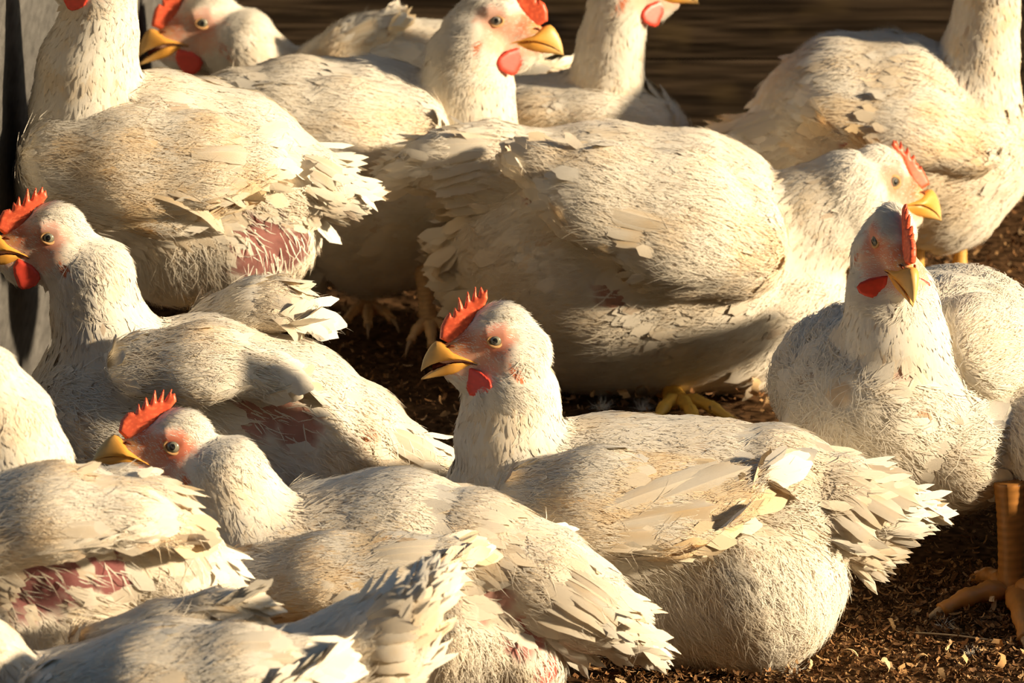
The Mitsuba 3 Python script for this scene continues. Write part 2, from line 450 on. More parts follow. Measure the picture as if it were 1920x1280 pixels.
def make_chicken(key, label, y0, head, body, wings=(), tails=(), bare=(), legs=(), stain=0.35, grey_top=0, seed=1, h=10.0, dens=1.0):
    """head: dict(eye=(px, py), dy, fwd=(right, up, toward camera), roll, s, open, comb); body: chains of (px, py, dy, r) in photograph pixels;
    wings: dicts with their own chains and flight feathers; tails: fans of tail feathers; bare: (px, py, r, colour) featherless patches"""
    r = np.random.default_rng(seed)
    cnt = {}
    labels[key] = {'label': label, 'category': 'chicken'}
    def W(q):
        p = P(q[0], q[1], y0 + q[2] * PX)
        return p
    def R(q):
        return q[3] / pscale(W(q))
    # head frame
    F = unit(head['fwd'][0] * VR + head['fwd'][1] * VU - head['fwd'][2] * VD)
    up = VU * 1.0 if abs(F @ VU) < 0.95 else VD
    ro = math.radians(head.get('roll', 10))
    up = unit(up - F * (F @ up))
    N = np.cross(F, up)
    if head.get('near', 0) == 0:
        if N @ VD > 0: N = -N
    elif (N @ VR) * head['near'] < 0:
        N = -N
    up, N = up * math.cos(ro) + N * math.sin(ro), N * math.cos(ro) - up * math.sin(ro)
    eye_w = P(head['eye'][0], head['eye'][1], y0 + head.get('dy', 0) * PX)
    hs = head['s'] / pscale(eye_w)
    O = eye_w - N * 42 * hs
    M3 = np.stack([F, up, N], 0) * hs
    def HW(q):
        return O + np.asarray(q, float) @ M3
    def HL(p):
        return (p - O) @ M3.T / hs ** 2
    ch = Chains(0.0024)
    HZ, NZ, TZ, FZ, LZ = 0, 1, 2, 3, 4     # head, neck, trunk, fluff, tail
    fl = 1.55
    ch.add([HW((-13, 8, 0)), HW((-46, -25, 0))], [57 * hs, 56 * hs], HZ, N, fl)
    ch.add([HW((10, -6, 0)), HW((84, -33, 0))], [49 * hs, 24 * hs], HZ, N, fl)
    ch.add([HW((-20, -50, 0)), HW((55, -70, 0)), HW((84, -66, 0))], [48 * hs, 25 * hs, 13 * hs], HZ, N, fl)
    for sgn in (1, -1):
        ch.add([HW((-41, -22, 33 * sgn))], [12 * hs], HZ)
        ch.add([HW((14, 17, 27 * sgn)), HW((-14, 17, 29 * sgn))], [13 * hs, 13 * hs], HZ)
    nk = body['neck']
    def side(fu):
        zs = np.linspace(10, 75, 131)
        d = ch.sdf(HW(np.column_stack([np.full(131, fu[0]), np.full(131, fu[1]), zs])))
        out = np.nonzero(d > 0)[0]
        return zs[out[0]] if len(out) else 45.0
    ch.add([HW((-38, -48, 0))] + [W(q) for q in nk], [56 * hs] + [R(q) for q in nk], NZ)
    for z, name in ((TZ, 'trunk'), (FZ, 'fluff'), (LZ, 'tail')):
        for c in body.get(name, ()):
            ch.add([W(q) for q in c], [R(q) for q in c], z, unit((0.1, 1, 0.2)), body.get('tail_flat', 1.0) if z == LZ else 1.0)
    BODIES.append(ch)
    ez, wz, w10, bz, nz_ = side((0, 0)), side((44, -66)), side((10, -78)), side((34, -46)), side((80, -14))
    hm = h * PX
    lo, hi = ch.bounds()
    floor = 0.001
    v, f = surface(ch.sdf, lo, hi, hm)
    # finer mesh on the head
    for _ in range(2 if head.get('vis', 1) else 0):
        hw = HL(v)
        inh = (hw[:, 0] > -75) & (hw[:, 0] < 125) & (hw[:, 1] > -100) & (hw[:, 1] < 70) & (np.abs(hw[:, 2]) < 70)
        fi = np.nonzero(inh[f].all(1))[0]
        v, f = trimesh.remesh.subdivide(v, f, face_index=fi)
    v = relax(v, ch, None, 2)
    gn = unit(ch.grad(v))
    zone_seg = np.array(ch.zone)
    lump = meshkit.fbm(v * 28 + seed * 7, 2, seed) - 0.5
    w = ch.weights(v)
    zw = np.stack([w[zone_seg == z].sum(0) if (zone_seg == z).any() else np.zeros(len(v)) for z in range(5)], 1)
    v = v + gn * (lump * (2.0 * zw[:, 1] + 10 * zw[:, 2] + 10 * zw[:, 3] + 6 * zw[:, 4]) * PX)[:, None]
    if floor is not None:
        v[:, 2] = np.where(v[:, 2] < floor, floor + (v[:, 2] - floor) * 0.02, v[:, 2])
    dirs = np.array([unit(b - a) for a, b in zip(ch.a, ch.b)])
    for i in range(len(dirs)):
        if zone_seg[i] == FZ: dirs[i] = unit(np.array(body.get('fluff_dir', (0.3, 0, -1))))
    flow = unit(w.T @ dirs + 1e-6 + np.array([0, 0, -0.28]) * (zw[:, 2] + zw[:, 1])[:, None])
    # skin colours in the head's own frame
    hl = HL(v)
    fx, ux, lx = hl[:, 0], hl[:, 1], hl[:, 2]
    nz = meshkit.fbm(v * 700, 3, seed + 3)
    nl = meshkit.fbm(v * 60, 3, seed + 4)
    red = head.get('red', 0.5)
    skin = np.array([0.74, 0.46, 0.33]) * (1 - 0.3 * red) + np.array([0.62, 0.22, 0.13]) * 0.3 * red
    col = np.tile(WHITE, (len(v), 1))
    yst = np.clip((nl - 0.45) * 3, 0, 1)[:, None] * stain
    col = col * (1 - yst) + YELLOW * yst
    def blob(cf, cu, a, b, ang, soft=0.35):
        c, s = math.cos(ang), math.sin(ang)
        x, y = fx - cf, ux - cu
        d = np.sqrt(((x * c + y * s) / a) ** 2 + ((-x * s + y * c) / b) ** 2) + (nz - 0.5) * 0.35
        return np.clip((1 + soft - d) / (2 * soft), 0, 1)
    sidew = (np.abs(lx) > 10) * 1.0
    face = np.clip(blob(45, -28, 78, 48, 0.35) + blob(70, -30, 50, 40, 0), 0, 1) * (ux > -90) * (hl[:, 0] > -60)
    def tint(k, c):
        nonlocal col
        k = k[:, None]; col = col * (1 - k) + np.asarray(c) * k
    tint(face * 0.95, skin)
    tint(blob(75, 5, 42, 24, 0.8) * 0.8, (0.60, 0.16, 0.07))
    tint(blob(85, -14, 22, 14, 0.3) * 0.8, (0.72, 0.36, 0.15))
    tint((blob(-4, 2, 40, 33, -0.5) - 0 * nz) * (0.35 + 0.6 * red) * sidew, (0.66, 0.17, 0.09))
    tint(blob(10, -60, 34, 14, 0.7) * 0.45 * red * sidew, (0.66, 0.22, 0.13))
    tint(blob(-41, -22, 15, 17, 0) * 0.8 * sidew, (0.84, 0.76, 0.64))
    tint(blob(-40, -62, 25, 9, 0.95, 0.2) * sidew, (0.62, 0.20, 0.10))
    tint(blob(-58, -10, 20, 4, 0.5, 0.4) * sidew * 0.6, (0.62, 0.26, 0.13))
    # bare patches on the body
    barew = np.zeros(len(v))
    vis = (gn * unit(CAM - v)).sum(1) > 0.05
    for bx, by, br, bc in bare:
        px = project(v[vis])
        j = np.argmin(((px - (bx, by)) ** 2).sum(1) - 0 * px[:, 0])
        cpt = v[vis][j]
        d = np.linalg.norm(v - cpt, axis=1) / (br * PX) + (meshkit.fbm(v * 160, 3, 9) - 0.5) * 0.9
        k = np.clip((1.15 - d) / 0.4, 0, 1)
        mott = meshkit.fbm(v * 260, 3, 5)[:, None]
        bc_m = None if bc is None else np.asarray(bc) * (0.6 + 0.8 * mott)
        tint(k * 0.95, (PINK * mott * 1.5 + PURPLE * (1.2 - mott)) if bc is None else bc_m)
        barew = np.maximum(barew, k)
    put(key, v, f, 'm_skin', color=np.clip(col, 0, 0.95), normals=gn)

    # the folded wings as blended limbs; no body plumage grows inside them
    folded = []
    for wg in wings:
        wc = Chains(0.0032)
        for c in wg['chains']:
            wc.add([W(q) for q in c], [R(q) for q in c], 0, unit(wg['n'][0] * VR + wg['n'][1] * VU - wg['n'][2] * VD), wg.get('flat', 2.6))
        folded.append(wc)
    # ---- plumage, down and head bristles
    def scatter(vv, ff, vn, attrs, density_px, count_mul=1.0, where=None, inside=()):
        """points on the surface seen from in front: about one per density_px square"""
        fc = vv[ff].mean(1); im = project(fc)
        ok = ((vn[ff[:, 0]] * unit(CAM - fc)).sum(1) > -0.5) & (im[:, 0] > -150) & (im[:, 0] < 2070) & (im[:, 1] > -150) & (im[:, 1] < 1430)
        if where is not None: ok &= where[ff].any(1)
        ff = ff[ok]
        tri = vv[ff]
        area = 0.5 * np.linalg.norm(np.cross(tri[:, 1] - tri[:, 0], tri[:, 2] - tri[:, 0]), axis=1)
        n = max(3, int(area.sum() / (density_px * PX) ** 2 * count_mul))
        if len(ff) == 0: ff = np.zeros((1, 3), int); area = np.ones(1)
        ids = r.choice(len(ff), n, p=area / area.sum())
        a, b = r.random((2, n)); sw = a + b > 1; a[sw], b[sw] = 1 - a[sw], 1 - b[sw]
        bary = np.stack([1 - a - b, a, b], 1)
        mixd = lambda x: (x[ff[ids]] * bary.reshape(n, 3, *([1] * (x.ndim - 1)))).sum(1)
        pos = mixd(vv)
        nrm = unit(mixd(vn))
        img = project(pos)
        keep = ((nrm * unit(CAM - pos)).sum(1) > -0.22) & (img[:, 0] > -130) & (img[:, 0] < 2050) & (img[:, 1] > -130) & (img[:, 1] < 1410)
        for wc_ in inside:
            kk = np.nonzero(keep)[0]
            keep[kk[wc_.sdf(pos[kk]) < -3 * PX]] = False
        return pos[keep], nrm[keep], [mixd(x)[keep] for x in attrs]
    def thin(pos, cell):
        g = np.floor(pos / cell[:, None]).astype(np.int64) * np.array([73856093, 19349663, 83492791])
        _, i = np.unique(g.sum(1), return_index=True)
        return i

    def colours(pos, n, amt, br=0.055):
        a = meshkit.fbm(pos * 38 + seed, 3, seed + 11); b = meshkit.fbm(pos * 120 + seed, 2, seed + 12)
        k = np.clip((a - 0.45) * 4.5, 0, 1) * 0.95 + np.clip((b - 0.55) * 3, 0, 1) * 0.4 + r.normal(0, 0.08, n)
        k = np.clip(k, 0, 1)[:, None] * amt
        c = WHITE * (1 - k) + YELLOW * k
        c = c * (1 + r.normal(0, br, (n, 1)))
        bk = (r.random(n) < 0.012)[:, None]
        return np.clip(np.where(bk, c * 0.55 + BROWN * 0.45, c), 0.02, 0.93)

    pos, nrm, (zz_, fw, bw, hq) = scatter(v, f, gn, [zw, flow, barew, hl], 7.0, dens, inside=folded)
    d0 = unit(fw)
    zi = zz_.argmax(1)
    Lz = np.array([16, 42, 84, 60, 95])[zi] * (0.8 + 0.4 * r.random(len(zi)))
    Lz = Lz * (1 - 0.25 * (zi == TZ) * np.clip(zz_[:, 1] * 2, 0, 1))
    Wz = Lz * np.array([0.3, 0.24, 0.46, 0.42, 0.30])[zi]
    sel = (zi > 0) & (r.random(len(zi)) > np.clip(bw * 3, 0, 0.98)) & ((zi != FZ) | (r.random(len(zi)) < 0.05)) & (zz_[:, 3] < 0.75)
    sel &= ~((hq[:, 0] > -60) & (hq[:, 1] > -70) & (np.abs(hq[:, 2]) < 60))
    idx = np.nonzero(sel)[0]
    idx = idx[thin(pos[idx], Lz[idx] * np.array([1, 0.36, 0.54, 0.46, 0.36])[zi[idx]] * PX)]
    r.shuffle(idx)
    m = len(idx)
    dd = d0[idx] + r.normal(0, 1, (m, 3)) * np.where(zi[idx] == LZ, 0.10, 0.16)[:, None]
    L, Wd = Lz[idx] * PX, Wz[idx] * PX
    tip = np.column_stack([np.tile(BROWN, (m, 1)), (r.random(m) < 0.03) * r.random(m) * 0.5])
    V, FF, NN, CC, UV = feather_mesh(pos[idx] - nrm[idx] * 1.5 * PX, dd, nrm[idx], L, Wd, (lf1 := np.radians(r.uniform(2.5, 9, m))), 0.45 * np.tan(lf1) + r.normal(0, 0.012, m),
                                     colours(pos[idx], m, stain), nrm[idx], blend=0.78, frays=7, seed=seed, tipcol=tip, field=ch, thr=np.where(zi[idx] == LZ, 0.42, 0.85))
    put(key + '__plumage', V, FF, 'm_skin', CC, NN, UV)
    labels[key + '__plumage'] = {'kind': 'stuff'}

    # down: fine hairs on fluff, on the head, around bare patches
    pos, nrm, (zz_, fw, bw, hq) = scatter(v, f, gn, [zw, flow, barew, hl], 4.1, dens, inside=folded)
    zi = zz_.argmax(1)
    d0 = unit(fw)
    onhead = (hq[:, 0] > -115) & (hq[:, 1] > -115) & (np.abs(hq[:, 2]) < 70) & ((zi <= 1))
    mouth = (hq[:, 0] > 80) & onhead
    hcol = np.clip(WHITE * 1.03 * (1 + r.normal(0, 0.04, (len(pos), 1))), 0, 0.93)
    sel_f = (zi == FZ) & (r.random(len(zi)) > np.clip(bw * 2, 0, 0.97))
    sel_t = (zi >= 2) & (zi != FZ) & (r.random(len(zi)) < 0.42) & (bw < 0.2)
    sel_b = (bw > 0.2) & (r.random(len(zi)) < 0.05)
    facez = np.clip(1 - np.sqrt(((hq[:, 0] - 35) / 80) ** 2 + ((hq[:, 1] + 25) / 50) ** 2), 0, 1) * 3
    sel_n = (zi == NZ) & (hq[:, 0] < -40) & (r.random(len(zi)) < 0.8)
    sel = sel_f | sel_t | sel_b | sel_n
    L = np.where(sel_b, 46, np.where(sel_t, 46, np.where(sel_n, 32, 44))) * (0.6 + 0.8 * r.random(len(zi))) * PX
    wd = np.where(sel_b, 3.0, 1.9) * PX
    li = np.radians(np.where(sel_n, r.uniform(3, 12, len(zi)), np.where(sel_t, r.uniform(4, 13, len(zi)), r.uniform(4, 24, len(zi)))))
    i = np.nonzero(sel)[0]
    colr = colours(pos[i], len(i), stain * 0.6) * 1.02
    a1 = hair_mesh(pos[i] + nrm[i] * (4.5 * PX * sel_t[i])[:, None], d0[i] + r.normal(0, 0.30, (len(i), 3)), nrm[i], L[i], np.broadcast_to(wd, L.shape)[i], li[i], np.full(len(i), 0.25), np.clip(colr, 0, .93), nrm[i], seed + 1)
    put(key + '__down', a1[0], a1[1], 'm_skin', a1[3], a1[2])
    labels[key + '__down'] = {'kind': 'stuff', 'label': 'fine white down hairs'}

    pos, nrm, (zz_, hq) = scatter(v, f, gn, [zw, hl], 1.9 if head.get('vis', 1) else 6.0, where=(hl[:, 0] > -125) & (hl[:, 1] > -125) & (hl[:, 1] < 100) & (np.abs(hl[:, 2]) < 75))
    onhead = (hq[:, 0] > -125) & (hq[:, 1] > -125) & (hq[:, 1] < 100) & (np.abs(hq[:, 2]) < 75)
    pos, nrm, hq = pos[onhead], nrm[onhead], hq[onhead]
    # distance from the naked face; short and sparse there, long and dense on crown and nape
    fz = np.minimum(np.sqrt(((hq[:, 0] - 48) / 84) ** 2 + ((hq[:, 1] + 24) / 50) ** 2), np.sqrt(((hq[:, 0] + 2) / 44) ** 2 + ((hq[:, 1] - 0) / 36) ** 2))
    ear = np.sqrt(((hq[:, 0] + 40) / 22) ** 2 + ((hq[:, 1] + 62) / 18) ** 2) < 0.9
    cov = np.clip((fz - 0.88) / 0.35, 0, 1)
    pr = np.where(fz < 0.9, 0.16, 0.25 + 0.5 * cov) * np.where(ear, 0.12, 1) * np.where(hq[:, 0] > 88, 0.2, 1)
    eyed = np.hypot(hq[:, 0], hq[:, 1]) < 21
    k = (r.random(len(pos)) < pr) & ~(eyed & (np.abs(hq[:, 2]) > 20))
    pos, nrm, hq, cov = pos[k], nrm[k], hq[k], cov[k]
    fd = np.column_stack([-np.ones(len(pos)), -0.25 - 0.5 * np.clip((-hq[:, 1] - 20) / 60, 0, 1) - np.clip((-60 - hq[:, 0]) / 30, 0, 1.5), 0 * hq[:, 0]])
    fd = fd @ M3 / hs
    L = (7 + 17 * cov) * (0.7 + 0.6 * r.random(len(pos))) * hs
    a2 = hair_mesh(pos, fd + r.normal(0, 0.16, (len(pos), 3)), nrm, L, (1.0 + 0.8 * cov) * hs, np.radians(r.uniform(3, 13, len(pos))), np.full(len(pos), 0.12),
                   np.clip(np.tile(WHITE * 1.03, (len(pos), 1)) * (1 + r.normal(0, 0.03, (len(pos), 1))), 0, 0.93), nrm, seed + 2)
    put(key + '__head_bristles', a2[0], a2[1], 'm_skin', a2[3], a2[2])
    labels[key + '__head_bristles'] = {'kind': 'stuff', 'label': 'short white bristle feathers of the head'}

    # ---- comb, wattles, beak, eyes
    cs = head.get('comb', 1.0)
    cp = np.array(COMB, float)
    jit = np.random.default_rng(seed + 50)
    hgt = np.clip(cp[:, 1] - (75 - 0.72 * cp[:, 0]), 0, None)
    grow = np.where(np.arange(len(cp)) < 17, hgt * (cs - 1), 0)
    cp = cp + np.column_stack([0.25 * grow + jit.normal(0, 1.2, len(cp)) * (np.arange(len(cp)) < 17), 0.95 * grow + jit.normal(0, 2.0, len(cp)) * (np.arange(len(cp)) < 17)])
    smooth_poly = Polygon(cp).buffer(1.4).buffer(-1.9).buffer(1.0)
    if smooth_poly.geom_type != 'Polygon': smooth_poly = max(smooth_poly.geoms, key=lambda g: g.area)
    pv, pf = pillow(np.array(smooth_poly.exterior.coords), 6.5, 8, 2.3)
    wob = 2.5 * np.sin(pv[:, 0] * 0.09 + seed)
    cv = HW(np.column_stack([pv[:, 0], pv[:, 1], pv[:, 2] * (1.25 - 0.006 * np.clip(pv[:, 1], 0, 100)) + wob * np.clip(pv[:, 1] / 90, 0, 1)]))
    cn = meshkit.fbm(cv * 500, 3, 2)[:, None]
    rc = np.array([0.75, 0.115, 0.05]) * (1 - red * 0.0)
    put(key_after(key, 'comb', cnt), cv, pf, 'm_horn', color=np.clip(rc * (0.75 + 0.5 * cn) + np.array([0.10, 0.05, 0.02]) * (cn > 0.6), 0, 0.95), smooth=True)
    for sgn in (1, -1):
        pv, pf = pillow(WATTLE, 4.5, 10, 3.2)
        out = wz + (w10 + 2 - wz) * np.clip((44 - pv[:, 0]) / 34, -0.3, 1.1) - 1 + 5 * np.clip((-56 - pv[:, 1]) / 50, 0, 1)
        wp = np.column_stack([pv[:, 0], pv[:, 1], sgn * (out + pv[:, 2])])
        ws = head.get('wattle', 1.0)
        wp[:, 0] = 36 + (wp[:, 0] - 36) * ws; wp[:, 1] = -52 + (wp[:, 1] + 52) * ws
        be = math.radians(head.get('splay', 0))
        fq, lq = 57 - wp[:, 0], np.abs(wp[:, 2]) - wz
        wp[:, 0], wp[:, 2] = 57 - fq * math.cos(be) + lq * math.sin(be), sgn * (wz + lq * math.cos(be) + fq * math.sin(be))
        if sgn < 0: pf = pf[:, ::-1]
        wv = HW(wp)
        cn = meshkit.fbm(wv * 400, 3, 4)[:, None]
        put(key_after(key, 'wattle', cnt), wv, pf, 'm_horn', color=np.clip(np.array([0.72, 0.07, 0.04]) * (0.8 + 0.4 * cn), 0, 0.95), smooth=True)
    fs = np.array([26, 36, 50, 64, 80, 92, 102, 111, 119, 126, 132, 136, 138.6, 139.6])
    ut = np.interp(fs, [26, 50, 80, 95, 109, 120, 130, 137, 140], [-45, -36, -24, -10, -4, -13, -28, -46, -63])
    ub = np.interp(fs, [26, 50, 72, 99, 118, 130, 138, 140], [-49, -42, -37, -41, -48, -55, -62, -65])
    wd = np.interp(fs, [26, 50, 80, 100, 120, 132, 138, 140], [bz + 0.5, bz + 1, 27, 20.5, 12.5, 7, 3, 0.8])
    rings = []
    for a, t, b, w_ in zip(fs, ut, ub, wd):
        an = np.linspace(0, math.pi, 15)
        arc = np.column_stack([np.full(15, a), b + (t - b) * np.sin(an) ** 0.9, w_ * np.sign(np.cos(an)) * np.abs(np.cos(an)) ** 0.8])
        low = np.column_stack([np.full(5, a), np.full(5, b) + 2.0 * np.array([0.3, .8, 1, .8, .3]) * min(1, w_ / 10), w_ * np.array([-0.8, -0.4, 0, 0.4, 0.8])])
        rings.append(np.vstack([arc, low]))
    bv, bf = loft(rings)
    hb = bv.copy()
    tn = meshkit.fbm(hb * 0.06, 3, seed)[:, None]
    yc = np.array([0.70, 0.335, 0.055]); tc = np.array([0.75, 0.50, 0.19])
    kt = np.clip((hb[:, 0] - 100) / 40, 0, 1)[:, None]
    put(key_after(key, 'upper_beak', cnt), HW(hb), bf[:, ::-1], 'm_horn', color=np.clip((yc * (1 - kt) + tc * kt) * (0.85 + 0.3 * tn), 0, 0.95), smooth=True)
    fs = np.array([26, 40, 56, 70, 80, 92, 104, 115, 124, 131, 136, 139])
    ut = np.interp(fs, [26, 56, 79, 99, 121, 139], [-50, -45, -45, -52, -64, -77])
    ub = np.interp(fs, [26, 56, 70, 89, 115, 130, 139], [-60, -67, -69, -71, -75, -78, -79.5])
    wd = np.interp(fs, [26, 56, 80, 100, 120, 134, 139], [bz - 2, bz - 3, 22, 16, 9, 4, 0.8])
    rings = []
    for a, t, b, w_ in zip(fs, ut, ub, wd):
        an = np.linspace(0, math.pi, 13)
        arc = np.column_stack([np.full(13, a), t - (t - b) * np.sin(an), w_ * np.sign(np.cos(an)) * np.abs(np.cos(an)) ** 0.8])
        low = np.column_stack([np.full(5, a), np.full(5, t) - 2.5 * np.array([0.3, .8, 1, .8, .3]) * min(1, w_ / 10), w_ * np.array([-0.8, -0.4, 0, 0.4, 0.8])])
        rings.append(np.vstack([arc, low]))
    bv, bf = loft(rings)
    op = math.radians((1 - head.get('open', 1.0)) * 8.0)
    c_, s_ = math.cos(op), math.sin(op)
    x, y = bv[:, 0] - 28, bv[:, 1] + 50
    bv = np.column_stack([28 + x * c_ - y * s_ - (1.0 if op > 0.05 else 0), -50 + x * s_ + y * c_, bv[:, 2]])
    kt = np.clip((bv[:, 0] - 90) / 50, 0, 1)[:, None]
    put(key_after(key, 'lower_beak', cnt), HW(bv), bf, 'm_horn', color=np.clip(yc * (1 - kt) + tc * kt, 0, 0.95) * 0.97, smooth=True)
    if head.get('open', 1.0) > 0.3:
        fs = np.array([34, 60, 90, 108, 118])
        rings = []
        for a in fs:
            t = np.interp(a, [26, 72, 99, 130], [-48, -39, -43, -57]); b = np.interp(a, [26, 56, 99, 121], [-52, -47, -53, -65])
            w_ = np.interp(a, [26, 56, 80, 100, 120], [24, 21, 16, 11, 4])
            an = np.arange(10) * math.pi / 5
            rings.append(np.column_stack([np.full(10, a), (t + b) / 2 + (t - b) * 0.5 * np.sin(an), w_ * np.cos(an)]))
        bv, bf = loft(rings)
        put(key_after(key, 'mouth', cnt), HW(bv), bf[:, ::-1], 'm_skin', color=np.tile([0.10, 0.025, 0.015], (len(bv), 1)), smooth=True)
        labels[key + '__mouth'] = {'label': 'dark red open mouth'}
    # nostrils
    for sgn in (1, -1):
        path = spline([(91, -19, sgn * (nz_ - 4)), (84, -13, sgn * nz_), (76, -15, sgn * (nz_ + 1.5))], 7)
        tv, tf = tube(path, np.array([0.8, 1.8, 2.4, 2.4, 2.0, 1.4, 0.6]), 8)
        put(key_after(key, 'nostril', cnt), HW(tv), tf, 'm_skin', color=np.tile([0.20, 0.06, 0.03], (len(tv), 1)), smooth=True)
    sph = trimesh.creation.icosphere(3)
    er = head.get('eye_r', 1.0)
    ecol = np.array(head.get('iris', (0.17, 0.165, 0.115)))
    for sgn in (1, -1):
        if sgn == -1 and abs(N @ VD) > 0.8: pass
        ek = key_after(key, 'eye', cnt)
        ev = sph.vertices * np.array([11.8, 11.8, 9.5]) * er
        rr = np.hypot(ev[:, 0], ev[:, 1]) / er
        ring = np.clip((rr - 8.6) / 2, 0, 1)[:, None]
        ring2 = np.clip((6.5 - rr) / 1.5, 0, 1)[:, None]
        put(ek, HW(ev + [0, 0, sgn * (ez - 4.0)]), sph.faces, 'm_eye', color=ecol * (1 - ring) * (1 - ring2) + np.array([0.05, 0.045, 0.03]) * ring + ecol * 1.4 * ring2 * (1 - ring), smooth=True)
        a = np.arange(24) * math.pi / 12
        pr_ = 5.6 * er
        rad = np.array([1.0, 0.66, 0.33])
        pv = [np.array([0, 0, 9.5 * er * 1.0 + 0.35])]
        for q in rad:
            pv += [np.array([q * pr_ * math.cos(t), q * pr_ * math.sin(t), 9.5 * er * math.sqrt(max(0, 1 - (q * pr_ / (11.8 * er)) ** 2)) + (0.35 if q < 0.9 else 0.05)]) for t in a]
        pv = np.array(pv)
        pf = [[0, 49 + j, 49 + (j + 1) % 24] for j in range(24)]
        for b_ in (0, 1):
            for j in range(24):
                o, i_ = 1 + b_ * 24, 1 + (b_ + 1) * 24
                pf += [[o + j, o + (j + 1) % 24, i_ + (j + 1) % 24], [o + j, i_ + (j + 1) % 24, i_ + j]]
        pv[:, 2] = pv[:, 2] * sgn
        put(ek + '__pupil', HW(pv + [1.0, 0, sgn * (ez - 4.0)]), np.array(pf), 'm_eye', color=np.tile([0.004, 0.004, 0.004], (len(pv), 1)), smooth=True)
        # eyelid: almond rim
        t = np.arange(40) * 2 * math.pi / 40
        ax_, ay_ = 13.6 * er, 11.6 * er
        path = np.column_stack([ax_ * np.cos(t) * (1 + 0.10 * np.cos(t)), ay_ * np.sin(t), sgn * (ez + 1.0 - 3.0 * np.cos(t) ** 2)])
        rg = []
        for i_ in range(40):
            c0 = path[i_]; o = unit(np.array([math.cos(t[i_]), math.sin(t[i_]), 0])); zax = np.array([0, 0, 1.0])
            rg.append([c0 + (2.9 * o * math.cos(q_) + 1.9 * zax * math.sin(q_)) for q_ in np.arange(8) * math.pi / 4])
        rg = np.array(rg)
        lv = rg.reshape(-1, 3)
        lf = []
        for i_ in range(40):
            for j in range(8):
                a0, a1_ = i_ * 8 + j, i_ * 8 + (j + 1) % 8
                b0, b1 = ((i_ + 1) % 40) * 8 + j, ((i_ + 1) % 40) * 8 + (j + 1) % 8
                lf += [[a0, b0, b1], [a0, b1, a1_]]
        put(key_after(key, 'eyelid', cnt), HW(lv), np.array(lf), 'm_skin', color=np.clip(np.array([0.72, 0.42, 0.19]) * (1 - 0.25 * red) * (0.75 + 0.5 * meshkit.fbm(HW(lv) * 900, 2, 8)[:, None]), 0, .9), smooth=True)

    def seat(p, o, fields, margin):
        tt_ = np.arange(170, -171, -4.0) * PX
        q = p + tt_[:, None] * o
        d = np.min([fd.sdf(q) for fd in fields], axis=0)
        hit = np.nonzero(d < margin * PX)[0]
        return tt_[hit[0]] if len(hit) else None
    def laid(p0, p1, p2, o, fields, k):
        ts_ = [seat(p0, o, fields, -3), seat(p1, o, fields, 5), seat(p2, o, fields, 4)]
        t1 = ts_[1] if ts_[1] is not None else 0.0
        ts_ = [t1 if t is None else t for t in ts_]
        return [p + o * (t + k) for p, t in zip((p0, p1, p2), ts_)]
    # ---- wings
    for wi, wg in enumerate(wings):
        wk = key_after(key, 'wing', cnt)
        wc = folded[wi]
        lo, hi = wc.bounds()
        wv, wf = surface(wc.sdf, lo, hi, 10.0 * PX)
        wv = relax(wv, wc, None, 2)
        wn = unit(wc.grad(wv))
        wlump = meshkit.fbm(wv * 30 + seed, 2, seed + 5) - 0.5
        wv = wv + wn * (wlump * 7 * PX)[:, None]
        ww = wc.weights(wv)
        wd_ = np.array([unit(b - a) for a, b in zip(wc.a, wc.b)])
        wflow = unit(ww.T @ wd_ + 1e-6)
        put(wk, wv, wf, 'm_skin', color=np.tile(WHITE * np.array([1, .97, .9]), (len(wv), 1)), normals=wn)
        if wg.get('label'): labels[wk] = {'label': wg['label']}
        pos, nr, (fw,) = scatter(wv, wf, wn, [wflow], 6.5, 1.0, inside=(ch,))
        fl_ = 1.2 * wg.get('len', 52)
        # coverts grow from small at the shoulder to long at the trailing end
        sh = W(wg['chains'][0][0]); en = W(wg['chains'][0][-1])
        tpar = np.clip(((pos - sh) @ (en - sh)) / ((en - sh) @ (en - sh)), 0, 1)
        Lq = fl_ * (0.7 + 0.6 * tpar) * (0.85 + 0.3 * r.random(len(pos)))
        ii = thin(pos, Lq * 0.50 * PX)
        r.shuffle(ii)
        m = len(ii)
        amt = wg.get('stain', stain)
        tip = np.column_stack([np.tile(BROWN * 1.3, (m, 1)), (r.random(m) < 0.05) * r.random(m) * 0.6])
        V, FF, NN, CC, UV = feather_mesh(pos[ii] - nr[ii] * PX, fw[ii] + r.normal(0, 0.12, (m, 3)), nr[ii], Lq[ii] * PX, Lq[ii] * 0.48 * PX,
                                         (lf2 := np.radians(r.uniform(2.5, 8.5, m))), 0.45 * np.tan(lf2) + r.normal(0, 0.01, m), colours(pos[ii], m, amt), nr[ii], blunt=0.5, blend=0.84, frays=5, seed=seed + 20 + wi, tipcol=tip, field=wc, thr=0.45)
        hp, hn, (hf,) = scatter(wv, wf, wn, [wflow], 5.2, dens, inside=(ch,))
        hm_ = len(hp)
        hh = hair_mesh(hp + hn * 5 * PX, hf + r.normal(0, 0.22, (hm_, 3)), hn, 44 * PX * (0.5 + r.random(hm_)), np.full(hm_, 1.5 * PX), np.radians(r.uniform(2, 10, hm_)), np.full(hm_, 0.2), colours(hp, hm_, amt * 0.8), hn, seed + 40 + wi)
        FF = np.vstack([FF, hh[1] + len(V)]); V = np.vstack([V, hh[0]]); CC = np.vstack([CC, hh[3]]); NN = np.vstack([NN, hh[2]])
        UV = np.vstack([UV, np.tile([[0.5, 0.5], [0.5, 0.52], [0.55, 0.5], [0.55, 0.52], [0.6, 0.51]], (hm_, 1))])
        put(wk + '__covert_feathers', V, FF, 'm_skin', CC, NN, UV)
        labels[wk + '__covert_feathers'] = {'kind': 'stuff'}
        n_f = 0
